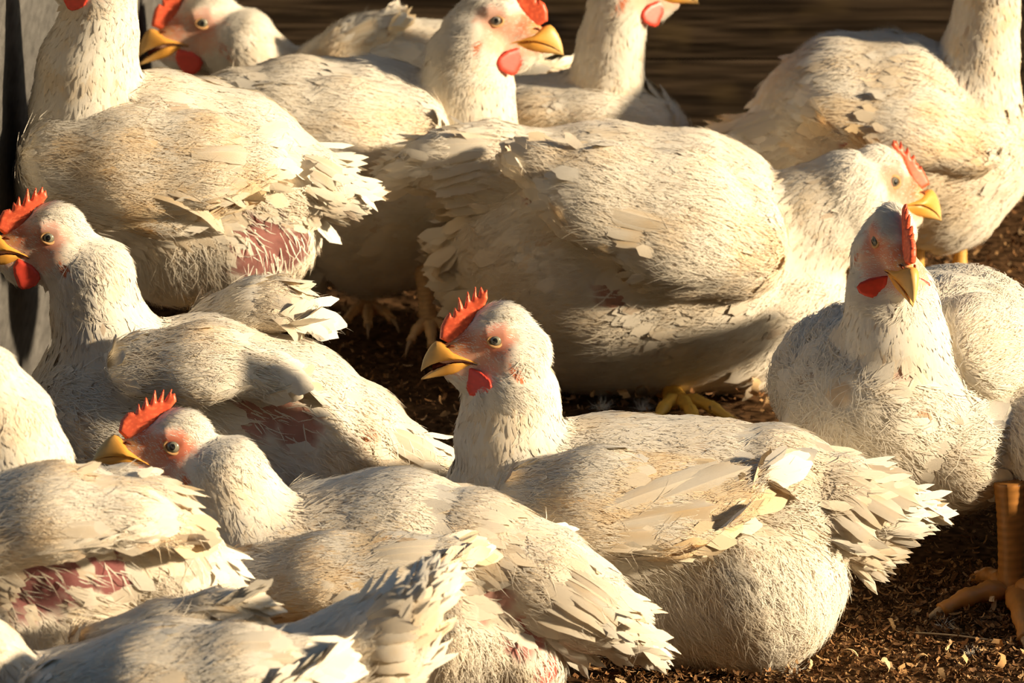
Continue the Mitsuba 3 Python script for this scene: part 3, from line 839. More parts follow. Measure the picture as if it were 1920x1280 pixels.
        for fan in wg.get('fans', ()):
            # fan: dict(b0, b1, t0, t1, n, w, out) in (px, py, dy)
            for i in range(fan['n']):
                u = i / max(1, fan['n'] - 1)
                lerp = lambda a, b: np.array(a, float) * (1 - u) + np.array(b, float) * u
                q0, q1 = lerp(fan['b0'], fan['b1']), lerp(fan['t0'], fan['t1'])
                q1 = q1 + r.normal(0, 5, 3) * np.array([1, 1, 0.3])
                o = unit(fan['out'][0] * VR + fan['out'][1] * VU - fan['out'][2] * VD)
                p0, p2 = W(q0), W(q1)
                p0, p1, p2 = laid(p0, (p0 + p2) / 2, p2, o, (wc, ch), i * fan.get('stack', 2.2) * PX)
                bv, bf, bc, bu = big_feather(p0, p1, p2, o, fan['w'] * (0.9 + 0.2 * r.random()) * PX, np.clip(WHITE * (1 + r.normal(0, 0.02)), 0, .93), seed * 31 + wi * 17 + n_f, fan.get('stain', 0.5))
                fk = wk + '__flight_feather' + (f'_{n_f:03d}' if n_f else '')
                put(fk, bv, bf, 'm_feather', color=bc, uv=bu, smooth=True)
                n_f += 1
    for ti, fan in enumerate(tails):
        for i in range(fan['n']):
            u = i / max(1, fan['n'] - 1)
            lerp = lambda a, b: np.array(a, float) * (1 - u) + np.array(b, float) * u
            q0, q1 = lerp(fan['b0'], fan['b1']), lerp(fan['t0'], fan['t1'])
            q1 = q1 + r.normal(0, 5, 3) * np.array([1, 1, 0.3])
            o = unit(fan['out'][0] * VR + fan['out'][1] * VU - fan['out'][2] * VD)
            p0, p2 = W(q0), W(q1)
            p0, p1, p2 = laid(p0, (p0 + p2) / 2, p2, o, (ch,), i * fan.get('stack', 2.0) * PX)
            bv, bf, bc, bu = big_feather(p0, p1, p2, o, 0.72 * fan['w'] * (0.85 + 0.3 * r.random()) * PX, np.clip(WHITE * (1 + r.normal(0, 0.02)), 0, .93), seed * 13 + ti * 7 + i + 300, fan.get('stain', 0.5))
            put(key_after(key, 'tail_feather', cnt), bv, bf, 'm_feather', color=bc, uv=bu, smooth=True)
    # ---- legs: scaled shank, four toes with claws
    for lg in legs:
        lk = key_after(key, 'leg', cnt)
        hip, ank = P(*lg['hip'][:2], lg['hip'][2]), P(*lg['foot'][:2], lg['foot'][2])
        rs = lg.get('r', 15) * PX
        lcol = np.array(lg.get('col', (0.72, 0.42, 0.10)))
        path = spline([hip, (hip * 0.5 + ank * 0.5), ank], 30)
        rad = rs * (1.0 + 0.25 * np.abs(np.linspace(-1, 1, 30)) ** 3 + 0.045 * (np.arange(30) % 2))
        lv, lf = tube(path, rad, 14)
        put(lk, lv, lf, 'm_horn', color=np.clip(lcol * (0.65 + 0.5 * meshkit.fbm(lv * 300, 2, 3)[:, None]) * (0.8 + 0.2 * (np.arange(len(lv)) // 14 % 2))[:, None], 0, 0.9), smooth=True)
        for ti, tp in enumerate(lg['toes']):
            tk = lk + '__toe' + (f'_{ti:03d}' if ti else '')
            tipp = P(tp[0], tp[1], tp[2])
            mid = (ank + tipp) / 2 + np.array([0, 0, 0.006])
            path = spline([ank, mid, tipp], 22)
            rad = rs * (0.85 - 0.35 * np.linspace(0, 1, 22)) * (1 + 0.10 * (np.arange(22) % 2)) * (1 + 0.12 * np.cos(np.linspace(0, 6 * math.pi, 22)))
            tv, tf = tube(path, rad, 12)
            dtip = unit(path[-1] - path[-3])
            cl = spline([path[-1] - dtip * rs * 0.4, path[-1] + dtip * rs * 0.9 + np.array([0, 0, 0.001]), path[-1] + dtip * rs * 1.8 - np.array([0, 0, 0.003])], 8)
            cv_, cf_ = tube(cl, rs * 0.42 * np.linspace(1, 0.12, 8), 8)
            c1 = np.clip(lcol * (0.8 + 0.4 * meshkit.fbm(tv * 300, 2, 3)[:, None]), 0, 0.9)
            put(tk, np.vstack([tv, cv_]), np.vstack([tf, cf_ + len(tv)]), 'm_horn', color=np.vstack([c1, np.tile([0.42, 0.30, 0.18], (len(cv_), 1))]), smooth=True)

GROUP = None
# A: the middle bird, sitting, facing left
make_chicken('chicken', 'white chicken sitting in the centre of the front row, beak half open, facing left', 0.0,
    dict(eye=(930, 639), dy=-40, fwd=(-1, 0, 0.04), roll=8, s=1.0, open=1.0, red=0.6),
    dict(neck=[(958, 740, 0, 86), (955, 820, 0, 100), (985, 900, 0, 135)],
         trunk=[[(1000, 950, 0, 165), (1150, 985, 0, 205), (1330, 985, -20, 198), (1440, 960, -40, 160)]],
         fluff=[[(1240, 1080, -60, 170), (1400, 1080, -90, 178), (1470, 1060, -80, 120)]],
         tail=[[(1450, 930, -50, 125), (1565, 935, -80, 84), (1640, 950, -90, 58), (1690, 950, -95, 30)], [(1530, 980, -80, 80), (1595, 1005, -85, 50)]], fluff_dir=(0.55, -0.2, -0.75)),
    wings=[dict(n=(-0.05, 0.45, 0.9), flat=2.8, len=70, stain=0.7, chains=[[(1010, 930, -150, 75), (1120, 940, -195, 105), (1240, 950, -205, 100), (1350, 930, -200, 60), (1420, 895, -190, 25)]],
        fans=[dict(b0=(1080, 1045, -205), b1=(1150, 1000, -222), t0=(1330, 1050, -215), t1=(1350, 945, -228), n=4, w=62, out=(0, 0.35, 1), stain=0.9),
              dict(b0=(1180, 1040, -214), b1=(1130, 965, -228), t0=(1478, 872, -212), t1=(1380, 840, -232), n=4, w=62, out=(0, 0.4, 1), stain=0.4)])],
    tails=[dict(b0=(1530, 960, -130), b1=(1560, 880, -100), t0=(1622, 1045, -120), t1=(1722, 955, -110), n=7, w=74, out=(0.1, 0.35, 1)),
           dict(b0=(1520, 900, -60), b1=(1560, 880, -80), t0=(1705, 915, -70), t1=(1735, 945, -85), n=2, w=60, out=(0.1, 0.6, 1))], seed=1)

# B: lower left, sitting, facing left
make_chicken('chicken_001', 'white chicken with reddest face and closed beak, peering over another at lower left', -0.17,
    dict(eye=(325, 838), dy=40, fwd=(-1, 0.21, 0.06), roll=8, s=1.02, open=0.0, red=0.9, eye_r=1.12, comb=1.02, wattle=1.1),
    dict(neck=[(420, 900, 60, 80), (445, 960, 60, 98), (490, 1030, 50, 125)],
         trunk=[[(560, 1080, 40, 150), (740, 1075, 50, 190), (900, 1120, 20, 165)]],
         fluff=[[(860, 1190, -40, 150), (960, 1220, -60, 100)]],
         tail=[[(880, 1040, 10, 120), (1010, 1095, -40, 105), (1100, 1140, -70, 76), (1165, 1180, -80, 42), (1188, 1196, -80, 20)]]),
    wings=[dict(n=(0.05, 0.6, 0.8), flat=2.6, len=58, stain=0.75, chains=[[(490, 1090, -90, 85), (620, 1075, -130, 85), (740, 1060, -140, 65), (830, 1040, -140, 34)]],
        fans=[dict(b0=(690, 1120, -145), b1=(700, 1030, -150), t0=(880, 1095, -150), t1=(905, 1005, -150), n=5, w=44, out=(0, 0.5, 1), stain=0.3)]),
        dict(n=(0.1, 0.9, 0.2), flat=1.8, len=60, stain=0.3, chains=[[(600, 955, 110, 78), (720, 935, 130, 80), (860, 955, 120, 66), (960, 980, 90, 38), (1000, 985, 70, 18)]],
        fans=[dict(b0=(880, 960, 60), b1=(860, 930, 90), t0=(1015, 1000, 50), t1=(1000, 965, 80), n=3, w=52, out=(0.3, 0.9, 0.4), stain=0.3)])],
    tails=[dict(b0=(1000, 1160, -130), b1=(1060, 1080, -90), t0=(1140, 1205, -120), t1=(1205, 1200, -90), n=6, w=66, out=(0.1, 0.5, 1))],
    bare=[(905, 1110, 55, (0.5, 0.27, 0.22)), (985, 1195, 42, None), (1030, 1262, 34, (0.55, 0.10, 0.08))], seed=2)

# C: left middle, sitting, facing left
make_chicken('chicken_002', 'white chicken with open beak cut by the left edge, one wing raised behind its back', 0.12,
    dict(eye=(92, 446), dy=-30, fwd=(-1, 0.12, 0.08), roll=8, s=0.95, open=1.0, red=0.3, comb=0.95),
    dict(neck=[(170, 520, 0, 76), (182, 590, 0, 84), (205, 660, 0, 120)],
         trunk=[[(225, 790, -10, 180), (380, 800, 0, 205), (520, 810, 0, 175), (640, 830, -10, 120)]],
         fluff=[[(300, 900, -60, 160), (520, 900, -60, 150)]],
         tail=[[(640, 830, -10, 110), (740, 850, -20, 62), (800, 870, -30, 30), (825, 875, -30, 14)]]),
    wings=[dict(n=(0, 0.3, 0.95), flat=2.6, len=60, stain=0.4, chains=[[(260, 685, -150, 60), (370, 680, -175, 70), (470, 695, -160, 48), (540, 715, -130, 20)]]),
           dict(n=(0.25, 0.5, 0.8), flat=2.4, len=58, stain=0.3, label='raised far wing', chains=[[(400, 610, 80, 50), (480, 575, 70, 52), (520, 568, 60, 46), (550, 580, 50, 36)]],
        fans=[dict(b0=(500, 590, 30), b1=(500, 555, 50), t0=(575, 618, 20), t1=(585, 562, 30), n=4, w=56, out=(0.3, 0.6, 0.7), stain=0.4)])],
    tails=[dict(b0=(700, 900, -70), b1=(720, 820, -50), t0=(790, 900, -70), t1=(835, 872, -40), n=4, w=60, out=(0.1, 0.5, 1))],
    bare=[(480, 765, 62, (0.48, 0.24, 0.19)), (560, 800, 50, (0.45, 0.22, 0.17)), (690, 830, 24, (0.45, 0.22, 0.12))], seed=3)

# D: top left, standing, facing left, head cut off by the frame
make_chicken('chicken_003', 'white chicken standing by the grey panel, head out of frame, bare purple patch under tail', 0.38,
    dict(eye=(172, -80), dy=-40, fwd=(-1, 0, 0.1), roll=8, s=0.92, open=0.4, red=0.3, vis=0),
    dict(neck=[(190, 0, 0, 62), (182, 60, 0, 74), (165, 125, 0, 92), (165, 200, 0, 112)],
         trunk=[[(170, 325, 0, 138), (290, 310, 10, 172), (430, 320, 10, 148), (500, 340, 0, 110)]],
         fluff=[[(330, 440, -10, 125), (440, 450, -20, 115), (500, 440, -10, 90)]],
         tail=[[(480, 310, 0, 95), (570, 330, -20, 62), (620, 345, -30, 36), (645, 350, -30, 18)]]),
    wings=[dict(n=(0, 0.3, 0.95), flat=2.2, len=58, stain=0.75, chains=[[(130, 300, -120, 92), (240, 305, -150, 105), (360, 300, -160, 88), (440, 300, -150, 62), (500, 310, -140, 28)], [(200, 350, -150, 80), (300, 385, -160, 55), (400, 360, -155, 45)]],
        fans=[dict(b0=(320, 360, -175), b1=(360, 300, -180), t0=(470, 380, -165), t1=(535, 290, -165), n=5, w=50, out=(0, 0.4, 1), stain=0.6),
              dict(b0=(260, 380, -180), b1=(300, 370, -180), t0=(420, 420, -170), t1=(400, 385, -175), n=2, w=44, out=(0, 0.4, 1), stain=0.9)]),
           dict(n=(0.1, 0.8, 0.4), flat=1.9, len=54, stain=0.35, chains=[[(280, 200, 80, 60), (380, 190, 90, 56), (460, 220, 80, 46), (520, 260, 60, 22)]])],
    tails=[dict(b0=(560, 400, -80), b1=(570, 300, -60), t0=(610, 405, -70), t1=(658, 350, -50), n=6, w=56, out=(0.1, 0.5, 1), stain=0.5)],
    bare=[(490, 470, 82, (0.24, 0.09, 0.08)), (560, 460, 50, (0.20, 0.08, 0.07)), (430, 400, 34, (0.28, 0.11, 0.09)), (375, 190, 16, (0.20, 0.08, 0.05))],
    legs=[dict(hip=(330, 600, 0.36), foot=(320, 800, 0.34), toes=[(250, 830, 0.30), (300, 850, 0.28), (350, 840, 0.30), (370, 790, 0.40)]),
          dict(hip=(430, 600, 0.42), foot=(430, 770, 0.41), toes=[(360, 800, 0.38), (410, 815, 0.36), (460, 810, 0.37), (480, 760, 0.45)])], seed=4)

# E: top, behind, facing left
make_chicken('chicken_004', 'white chicken at the back with shaded head facing left, beak wide open', 0.86,
    dict(eye=(381, 43), dy=-30, fwd=(-1, -0.10, 0.10), roll=8, s=0.90, open=1.0, red=0.25),
    dict(neck=[(450, 85, 0, 66), (490, 140, 0, 78), (540, 190, 0, 100)],
         trunk=[[(560, 230, 0, 120), (700, 150, 10, 118), (850, 150, 10, 105)]],
         tail=[[(850, 140, 10, 90), (940, 140, 10, 50), (1005, 135, 0, 18)]]),
    wings=[dict(n=(0.3, 0.3, 0.9), flat=2.4, len=50, stain=0.7, chains=[[(590, 150, -60, 55), (650, 95, -70, 45), (710, 55, -60, 26)]],
        fans=[dict(b0=(580, 120, -75), b1=(630, 80, -75), t0=(690, 80, -75), t1=(765, 14, -60), n=4, w=44, out=(0.2, 0.4, 0.9), stain=0.9)])],
    legs=[dict(hip=(640, 300, 0.82), foot=(640, 440, 0.81), toes=[(590, 460, 0.78), (630, 470, 0.76), (680, 465, 0.77), (690, 430, 0.86)])], seed=5, dens=0.7)

# F: top middle, standing, facing right
make_chicken('chicken_005', 'white chicken at the top with raised head, closed orange beak and red wattles facing right', 0.645,
    dict(eye=(929, 39), dy=-40, fwd=(1, -0.06, 0.02), roll=8, s=0.93, open=0.1, red=0.2, comb=0.85, iris=(0.17, 0.15, 0.12)),
    dict(neck=[(880, 105, 0, 72), (873, 170, 0, 88), (872, 240, 0, 100)],
         trunk=[[(850, 330, 0, 125), (700, 320, 10, 205), (570, 290, 10, 180), (470, 240, 0, 110)]],
         fluff=[[(700, 420, -10, 130), (780, 420, -10, 110)]],
         tail=[[(490, 230, 0, 95), (450, 190, 0, 48), (435, 180, 0, 26)]]),
    wings=[dict(n=(0, 0.35, 0.95), flat=2.4, len=54, stain=0.55, chains=[[(750, 250, -140, 90), (640, 240, -170, 95), (540, 220, -160, 70), (460, 190, -130, 30)]]),
           dict(n=(0, 0.9, 0.2), flat=2.0, len=50, stain=0.2, chains=[[(740, 160, 90, 52), (620, 143, 100, 52), (530, 142, 95, 42), (460, 146, 80, 20)]])],
    legs=[dict(hip=(790, 480, 0.60), foot=(805, 610, 0.59), r=17, col=(0.72, 0.48, 0.24), toes=[(850, 640, 0.56), (810, 650, 0.54), (770, 640, 0.56), (790, 590, 0.63)]),
          dict(hip=(690, 480, 0.66), foot=(690, 585, 0.66), r=17, col=(0.72, 0.48, 0.24), toes=[(735, 600, 0.63), (690, 610, 0.62), (650, 600, 0.63), (680, 570, 0.70)])], seed=6)

# G: behind, facing right, head cut off by the frame
make_chicken('chicken_006', 'white chicken before the plank wall, bluish shaded back, eyes cut off by the top edge', 0.77,
    dict(eye=(1196, -42), dy=-30, fwd=(1, 0.02, -0.12), roll=8, s=0.86, open=0.0, red=0.35, vis=0),
    dict(neck=[(1158, 25, 0, 54), (1146, 80, 0, 60), (1140, 140, 0, 70)],
         trunk=[[(1200, 265, 0, 92), (1100, 250, 10, 118), (1000, 245, 10, 100)]],
         tail=[[(1000, 240, 10, 90), (960, 235, 0, 60)]]),
    wings=[dict(n=(0, 0.7, 0.6), flat=2.2, len=48, stain=0.5, chains=[[(1220, 225, -40, 56), (1120, 195, -60, 62), (1020, 200, -60, 50), (960, 210, -50, 24)]])],
    bare=[(975, 205, 30, (0.55, 0.36, 0.20))],
    legs=[dict(hip=(1100, 340, 0.78), foot=(1100, 470, 0.77), toes=[(1150, 490, 0.74), (1110, 500, 0.72), (1060, 490, 0.74), (1080, 455, 0.81)])], seed=7, dens=0.7)

# H: the big bird of the middle, facing right
make_chicken('chicken_007', 'largest white chicken, seen from its side facing right, yellow foot showing under its dark belly', 0.53,
    dict(eye=(1676, 341), dy=-10, fwd=(0.84, -0.08, -0.45), roll=4, s=0.98, open=0.0, red=0.5, comb=0.6, wattle=0.8, iris=(0.17, 0.15, 0.11)),
    dict(neck=[(1590, 375, 0, 88), (1520, 415, 0, 105), (1450, 470, 0, 140)],
         trunk=[[(1430, 530, 0, 148), (1280, 485, 10, 235), (1120, 480, 10, 248), (1010, 460, 0, 165)], [(1480, 550, -20, 100), (1400, 600, -20, 125)]],
         fluff=[[(1050, 570, -20, 160), (1200, 600, -30, 130), (1350, 620, -20, 110)]],
         tail=[[(1010, 355, 0, 115), (920, 318, -20, 86), (845, 308, -40, 62), (800, 312, -50, 42), (790, 318, -50, 24)]]),
    wings=[dict(n=(0.1, 0.25, 0.95), flat=2.2, len=58, stain=0.55, chains=[[(1370, 440, -190, 100), (1270, 410, -225, 125), (1140, 370, -220, 100), (1040, 320, -190, 50)], [(1380, 470, -190, 90), (1270, 480, -225, 75), (1170, 445, -225, 35)]],
        fans=[dict(b0=(1300, 490, -245), b1=(1260, 440, -250), t0=(1130, 465, -240), t1=(1095, 388, -240), n=4, w=48, out=(0, 0.3, 1), stain=0.8)])],
    tails=[dict(b0=(930, 370, -95), b1=(930, 270, -80), t0=(820, 385, -85), t1=(770, 300, -60), n=6, w=66, out=(-0.1, 0.4, 1), stain=0.3)],
    bare=[(1165, 545, 55, (0.42, 0.22, 0.16)), (1010, 360, 36, (0.42, 0.22, 0.16)), (905, 350, 16, (0.30, 0.12, 0.04)), (1395, 590, 22, (0.35, 0.2, 0.13))],
    legs=[dict(hip=(1240, 690, 0.50), foot=(1270, 752, 0.47), r=19, col=(0.78, 0.47, 0.08), toes=[(1372, 790, 0.42), (1310, 800, 0.41), (1230, 790, 0.42), (1230, 745, 0.51)]),
          dict(hip=(1120, 690, 0.58), foot=(1130, 730, 0.56), r=19, col=(0.78, 0.47, 0.08), toes=[(1190, 745, 0.53), (1150, 750, 0.52), (1100, 745, 0.53), (1100, 720, 0.60)])], seed=8)

# I: top right, facing away to the right
make_chicken('chicken_008', 'white chicken with brown-soiled back before the plank wall at top right, head out of frame', 0.70,
    dict(eye=(1905, -110), dy=-10, fwd=(0.9, 0, -0.4), roll=6, s=0.9, open=0.0, red=0.3, vis=0),
    dict(neck=[(1858, -40, 0, 56), (1850, 30, 0, 60), (1838, 100, 0, 72), (1820, 180, 0, 100)],
         trunk=[[(1795, 280, 0, 142), (1690, 255, 0, 180), (1580, 235, 0, 158), (1520, 240, 0, 110)], [(1760, 330, -20, 140), (1680, 340, -20, 110)]],
         tail=[[(1530, 245, -20, 100), (1460, 265, -30, 66), (1410, 268, -40, 46), (1388, 268, -40, 24)]]),
    wings=[dict(n=(0.1, 0.55, 0.8), flat=2.2, len=52, stain=0.75, chains=[[(1800, 250, -100, 90), (1700, 220, -140, 100), (1600, 200, -130, 70), (1530, 205, -110, 30)]]),
           dict(n=(-0.3, 0.7, 0.4), flat=2.0, len=52, stain=0.35, chains=[[(1650, 108, 40, 66), (1560, 112, 40, 64), (1480, 165, 30, 46), (1435, 210, 10, 22)]])],
    tails=[dict(b0=(1500, 310, -90), b1=(1520, 210, -70), t0=(1430, 320, -80), t1=(1368, 250, -60), n=6, w=58, out=(-0.1, 0.5, 1), stain=0.3)],
    bare=[(1490, 275, 16, (0.30, 0.10, 0.04)), (1590, 270, 24, PINK), (1810, 150, 16, (0.42, 0.25, 0.2))], stain=0.55,
    legs=[dict(hip=(1720, 430, 0.70), foot=(1720, 540, 0.69), toes=[(1770, 565, 0.66), (1720, 575, 0.64), (1680, 560, 0.66), (1700, 520, 0.74)]),
          dict(hip=(1800, 420, 0.74), foot=(1800, 515, 0.73), toes=[(1850, 535, 0.70), (1800, 545, 0.69), (1760, 535, 0.70), (1790, 500, 0.78)])], seed=9)

# J: right, facing the camera, standing
make_chicken('chicken_009', 'white chicken facing the viewer at the right, beak pointing down, standing on orange legs', 0.11,
    dict(eye=(1637, 451), dy=-75, fwd=(0.30, -0.42, 0.80), near=-1, roll=0, s=0.98, open=0.6, red=0.5, comb=0.8, wattle=0.8, splay=38, iris=(0.12, 0.12, 0.09)),
    dict(neck=[(1672, 560, -40, 82), (1676, 640, -50, 100), (1690, 730, -30, 140)],
         trunk=[[(1650, 770, -20, 178), (1740, 740, 120, 225), (1790, 690, 300, 190), (1800, 660, 400, 140)], [(1545, 720, 60, 100), (1560, 690, 160, 100)], [(1780, 830, -50, 118), (1850, 800, 40, 120), (1985, 830, -60, 105), (2010, 960, -100, 90)]],  # last limb droops out of view at the right, shaped to shade the leg
         tail=[[(1790, 660, 420, 125), (1795, 625, 590, 120), (1800, 595, 700, 85)]]),  # tail enlarged out of view behind the body to shade the largest bird
    wings=[dict(n=(0.75, 0.4, 0.5), flat=2.0, len=52, stain=0.3, chains=[[(1845, 660, 10, 110), (1880, 650, 130, 115), (1890, 620, 260, 80), (1880, 590, 360, 30)]]),
           dict(n=(-0.85, 0.3, 0.3), flat=2.0, len=52, stain=0.3, chains=[[(1540, 700, 20, 95), (1555, 680, 150, 105), (1590, 650, 280, 70)]])],
    bare=[(1728, 780, 22, (0.55, 0.33, 0.2)), (1570, 735, 26, (0.68, 0.53, 0.36)), (1695, 700, 24, (0.7, 0.5, 0.42))],
    legs=[dict(hip=(1893, 900, 0.06), foot=(1900, 1110, 0.05), r=26, col=(0.48, 0.21, 0.05), toes=[(1765, 1145, 0.02), (1922, 1200, -0.035), (1990, 1130, 0.0), (1830, 1085, 0.10)]),
          dict(hip=(1985, 900, 0.14), foot=(1990, 1040, 0.13), r=26, col=(0.48, 0.21, 0.05), toes=[(1900, 1075, 0.10), (1990, 1100, 0.07), (2050, 1070, 0.1), (1960, 1010, 0.18)])], stain=0.22, seed=10)

# L: left edge, in front
make_chicken('chicken_010', 'white chicken cut by the lower left edge, wing over bare purple skin', -0.30,
    dict(eye=(-130, 640), dy=-30, fwd=(-1, 0, 0.1), roll=8, s=1.0, open=0.0, red=0.5, vis=0),
    dict(neck=[(-50, 720, 0, 82), (0, 790, 0, 95), (20, 860, 0, 112)],
         trunk=[[(0, 1020, 0, 150), (140, 1040, 0, 160), (270, 1050, 0, 125)]],
         fluff=[[(40, 1150, -40, 130), (150, 1160, -40, 115)]],
         tail=[[(260, 1020, 0, 125), (320, 1060, -10, 92), (355, 1105, -20, 55)]], fluff_dir=(0.4, -0.2, -0.7)),
    wings=[dict(n=(0, 0.45, 0.9), flat=2.0, len=62, stain=0.6, chains=[[(-20, 980, -130, 100), (90, 960, -155, 90), (210, 960, -155, 60), (300, 985, -130, 42)]],
        fans=[dict(b0=(20, 1060, -175), b1=(60, 1010, -180), t0=(190, 1020, -165), t1=(320, 1000, -160), n=4, w=52, out=(0, 0.4, 1), stain=0.4)]),
           dict(n=(0, 0.9, 0.2), flat=2.0, len=50, stain=0.1, chains=[[(60, 920, 70, 46), (150, 905, 60, 38), (220, 893, 50, 22), (255, 893, 40, 12)]])],
    tails=[dict(b0=(290, 1030, -100), b1=(330, 980, -80), t0=(340, 1140, -90), t1=(418, 1090, -60), n=5, w=60, out=(0.3, 0.4, 1), stain=0.2)],
    bare=[(50, 1090, 75, PURPLE * 1.2), (150, 1060, 70, PURPLE * 1.2), (215, 1090, 42, PURPLE * 1.2)], seed=11)

# M: bottom, in front
make_chicken('chicken_011', 'nearest white chicken, cut by the bottom edge, only sunlit back and fanned tail showing', -0.44,
    dict(eye=(-120, 1130), dy=-30, fwd=(-1, 0, 0.1), roll=8, s=1.0, open=0.0, red=0.5, vis=0),
    dict(neck=[(-40, 1240, 0, 84), (0, 1320, 0, 110)],
         trunk=[[(90, 1410, 0, 185), (320, 1390, 0, 222), (520, 1370, 0, 190), (600, 1340, 0, 140)]],
         fluff=[[(450, 1520, -40, 180), (600, 1480, -40, 150)]],
         tail=[[(590, 1300, 10, 135), (690, 1230, 0, 108), (735, 1190, -20, 76), (775, 1142, -30, 46), (795, 1122, -30, 24)]]),
    wings=[dict(n=(0.05, 0.6, 0.75), flat=2.0, len=68, stain=0.45, chains=[[(150, 1330, -120, 120), (300, 1280, -160, 120), (440, 1250, -170, 90), (540, 1240, -160, 55)]],
        fans=[dict(b0=(420, 1300, -195), b1=(400, 1210, -185), t0=(600, 1290, -180), t1=(545, 1195, -175), n=5, w=60, out=(0, 0.5, 1), stain=0.5)]),
           dict(n=(0, 0.85, 0.3), flat=1.8, len=54, stain=0.5, chains=[[(180, 1215, 100, 55), (300, 1165, 110, 46), (400, 1130, 100, 26), (440, 1125, 90, 14)]],
        fans=[dict(b0=(330, 1155, 80), b1=(340, 1130, 90), t0=(540, 1142, 70), t1=(480, 1095, 80), n=4, w=44, out=(0, 0.7, 0.6), stain=0.8)])],
    tails=[dict(b0=(690, 1330, -110), b1=(690, 1150, -80), t0=(770, 1330, -90), t1=(805, 1112, -50), n=8, w=78, out=(0.1, 0.35, 1), stain=0.45)],
    bare=[(170, 1255, 22, PINK)], stain=0.45, seed=12)
# ------------------------------------------------------------------ bedding: wood shavings, loose feathers
def shaving_mesh(n, x0, x1, y0, y1, smin, smax, seed, z0=0.0, lit=1.0):
    r = np.random.default_rng(seed)
    p = np.column_stack([r.uniform(x0, x1, n), r.uniform(y0, y1, n), z0 + r.uniform(0, 0.010, n)])
    inside = np.zeros(n, bool)
    for b in BODIES:
        inside |= b.sdf(p + [0, 0, 0.004]) < 0.004
    p = p[~inside]; n = len(p)
    d = unit(np.column_stack([r.normal(0, 1, (n, 2)), r.normal(0, 0.35, n)]))
    nn = unit(np.column_stack([r.normal(0, 0.55, (n, 2)), np.ones(n)])); nn = unit(nn - d * (nn * d).sum(1, keepdims=True))
    s = np.cross(nn, d)
    L = r.uniform(smin, smax, n); Wd = L * r.uniform(0.10, 0.42, n); curl = r.normal(0, 1.1, n)
    k = 3
    V = []
    for i in range(k + 1):
        a = curl * (i / k - 0.5) * 2.0
        rad = L / np.where(np.abs(curl) < 0.15, 0.15, np.abs(curl)) / 2
        x = rad * np.sin(np.abs(a)) * np.sign(i / k - 0.5); z = rad * (1 - np.cos(a))
        for e in (-1, 1):
            w = Wd / 2 * (1 - 0.35 * r.random(n)) * (0.35 + 0.65 * r.random(n) if i in (0, k) else 1)
            V.append(p + d * x[:, None] + nn * z[:, None] + s * (e * w)[:, None])
    V = np.stack(V, 1)
    V[:, :, 2] = np.maximum(V[:, :, 2], 0.0005)
    q = []
    for i in range(k):
        a = 2 * i
        q += [[a, a + 1, a + 3], [a, a + 3, a + 2]]
    F = (np.array(q)[None] + (np.arange(n) * 2 * (k + 1))[:, None, None]).reshape(-1, 3)
    pal = np.array([[0.50, 0.30, 0.14], [0.36, 0.19, 0.085], [0.22, 0.11, 0.05], [0.13, 0.07, 0.035], [0.62, 0.43, 0.24], [0.30, 0.17, 0.09]])
    c = pal[r.choice(6, n, p=[0.2, 0.22, 0.2, 0.2, 0.06, 0.12])] * r.uniform(0.5, 0.95, (n, 1))
    return V.reshape(-1, 3), F, np.repeat(np.clip(c, 0, .9), 2 * (k + 1), 0)
parts = [shaving_mesh(9000, -0.30, 0.55, -0.30, 0.25, 0.004, 0.011, 1), shaving_mesh(11000, -0.40, 0.62, 0.25, 1.0, 0.004, 0.012, 2), shaving_mesh(14000, 0.05, 0.45, -0.30, 0.12, 0.003, 0.0105, 3)]
V, F, C, o = [], [], [], 0
for v_, f_, c_ in parts:
    V.append(v_); F.append(f_ + o); C.append(c_); o += len(v_)
put('wood_shavings', np.vstack(V), np.vstack(F), 'm_skin', color=np.vstack(C), smooth=False)
labels['wood_shavings'] = {'label': 'brown wood shavings strewn all over the ground as bedding', 'category': 'wood shavings', 'kind': 'stuff'}

rl = np.random.default_rng(99)
def curl_shaving(key, p, size, seed):
    r = np.random.default_rng(seed)
    turns = r.uniform(0.5, 1.5) * math.pi
    a0, hd = r.uniform(0, 6.28), r.uniform(0, 6.28)
    ax = unit(np.array([math.cos(hd), math.sin(hd), r.normal(0, 0.3)])); b = unit(np.cross(ax, [0, 0, 1])); c = np.cross(ax, b)
    wd = size * r.uniform(0.25, 0.6); n = 14
    V, C = [], []
    base = np.array([[0.66, 0.44, 0.22], [0.58, 0.34, 0.15], [0.70, 0.50, 0.28]][r.integers(3)])
    for side in (0, 1):
        for i in range(n):
            a = a0 + turns * i / (n - 1)
            rad = size * 0.5 * (1 - 0.25 * i / n) - 0.0005 * side
            for j in range(4):
                x = (j / 3 - 0.5) * wd * (1 - 0.6 * r.random() * (j in (0, 3))) + 0.25 * size * i / n
                V.append(ax * x + rad * (math.cos(a) * b + math.sin(a) * c)); C.append(base * r.uniform(0.85, 1.1))
    f = []
    for side in (0, 1):
        for i in range(n - 1):
            for j in range(3):
                a = side * n * 4 + i * 4 + j
                q = [[a, a + 1, a + 5], [a, a + 5, a + 4]]
                f += q if side else [t[::-1] for t in q]
    V = np.array(V); V = V + p; V[:, 2] += 0.004 - V[:, 2].min()
    put(key, V, np.array(f), 'm_skin', color=np.clip(np.array(C), 0, .9), smooth=True)
spots = [(1790, 1236), (1870, 1232), (1905, 1240), (1650, 1268), (1700, 1270), (1870, 1262), (1772, 1275), (1515, 1262), (1855, 1150), (1465, 1235), (1590, 1245), (1730, 1252), (1835, 1222), (1675, 1185), (1800, 1255),
         (1145, 740), (1165, 745), (1205, 748), (1390, 735), (1440, 760), (1120, 750), (1420, 745)]
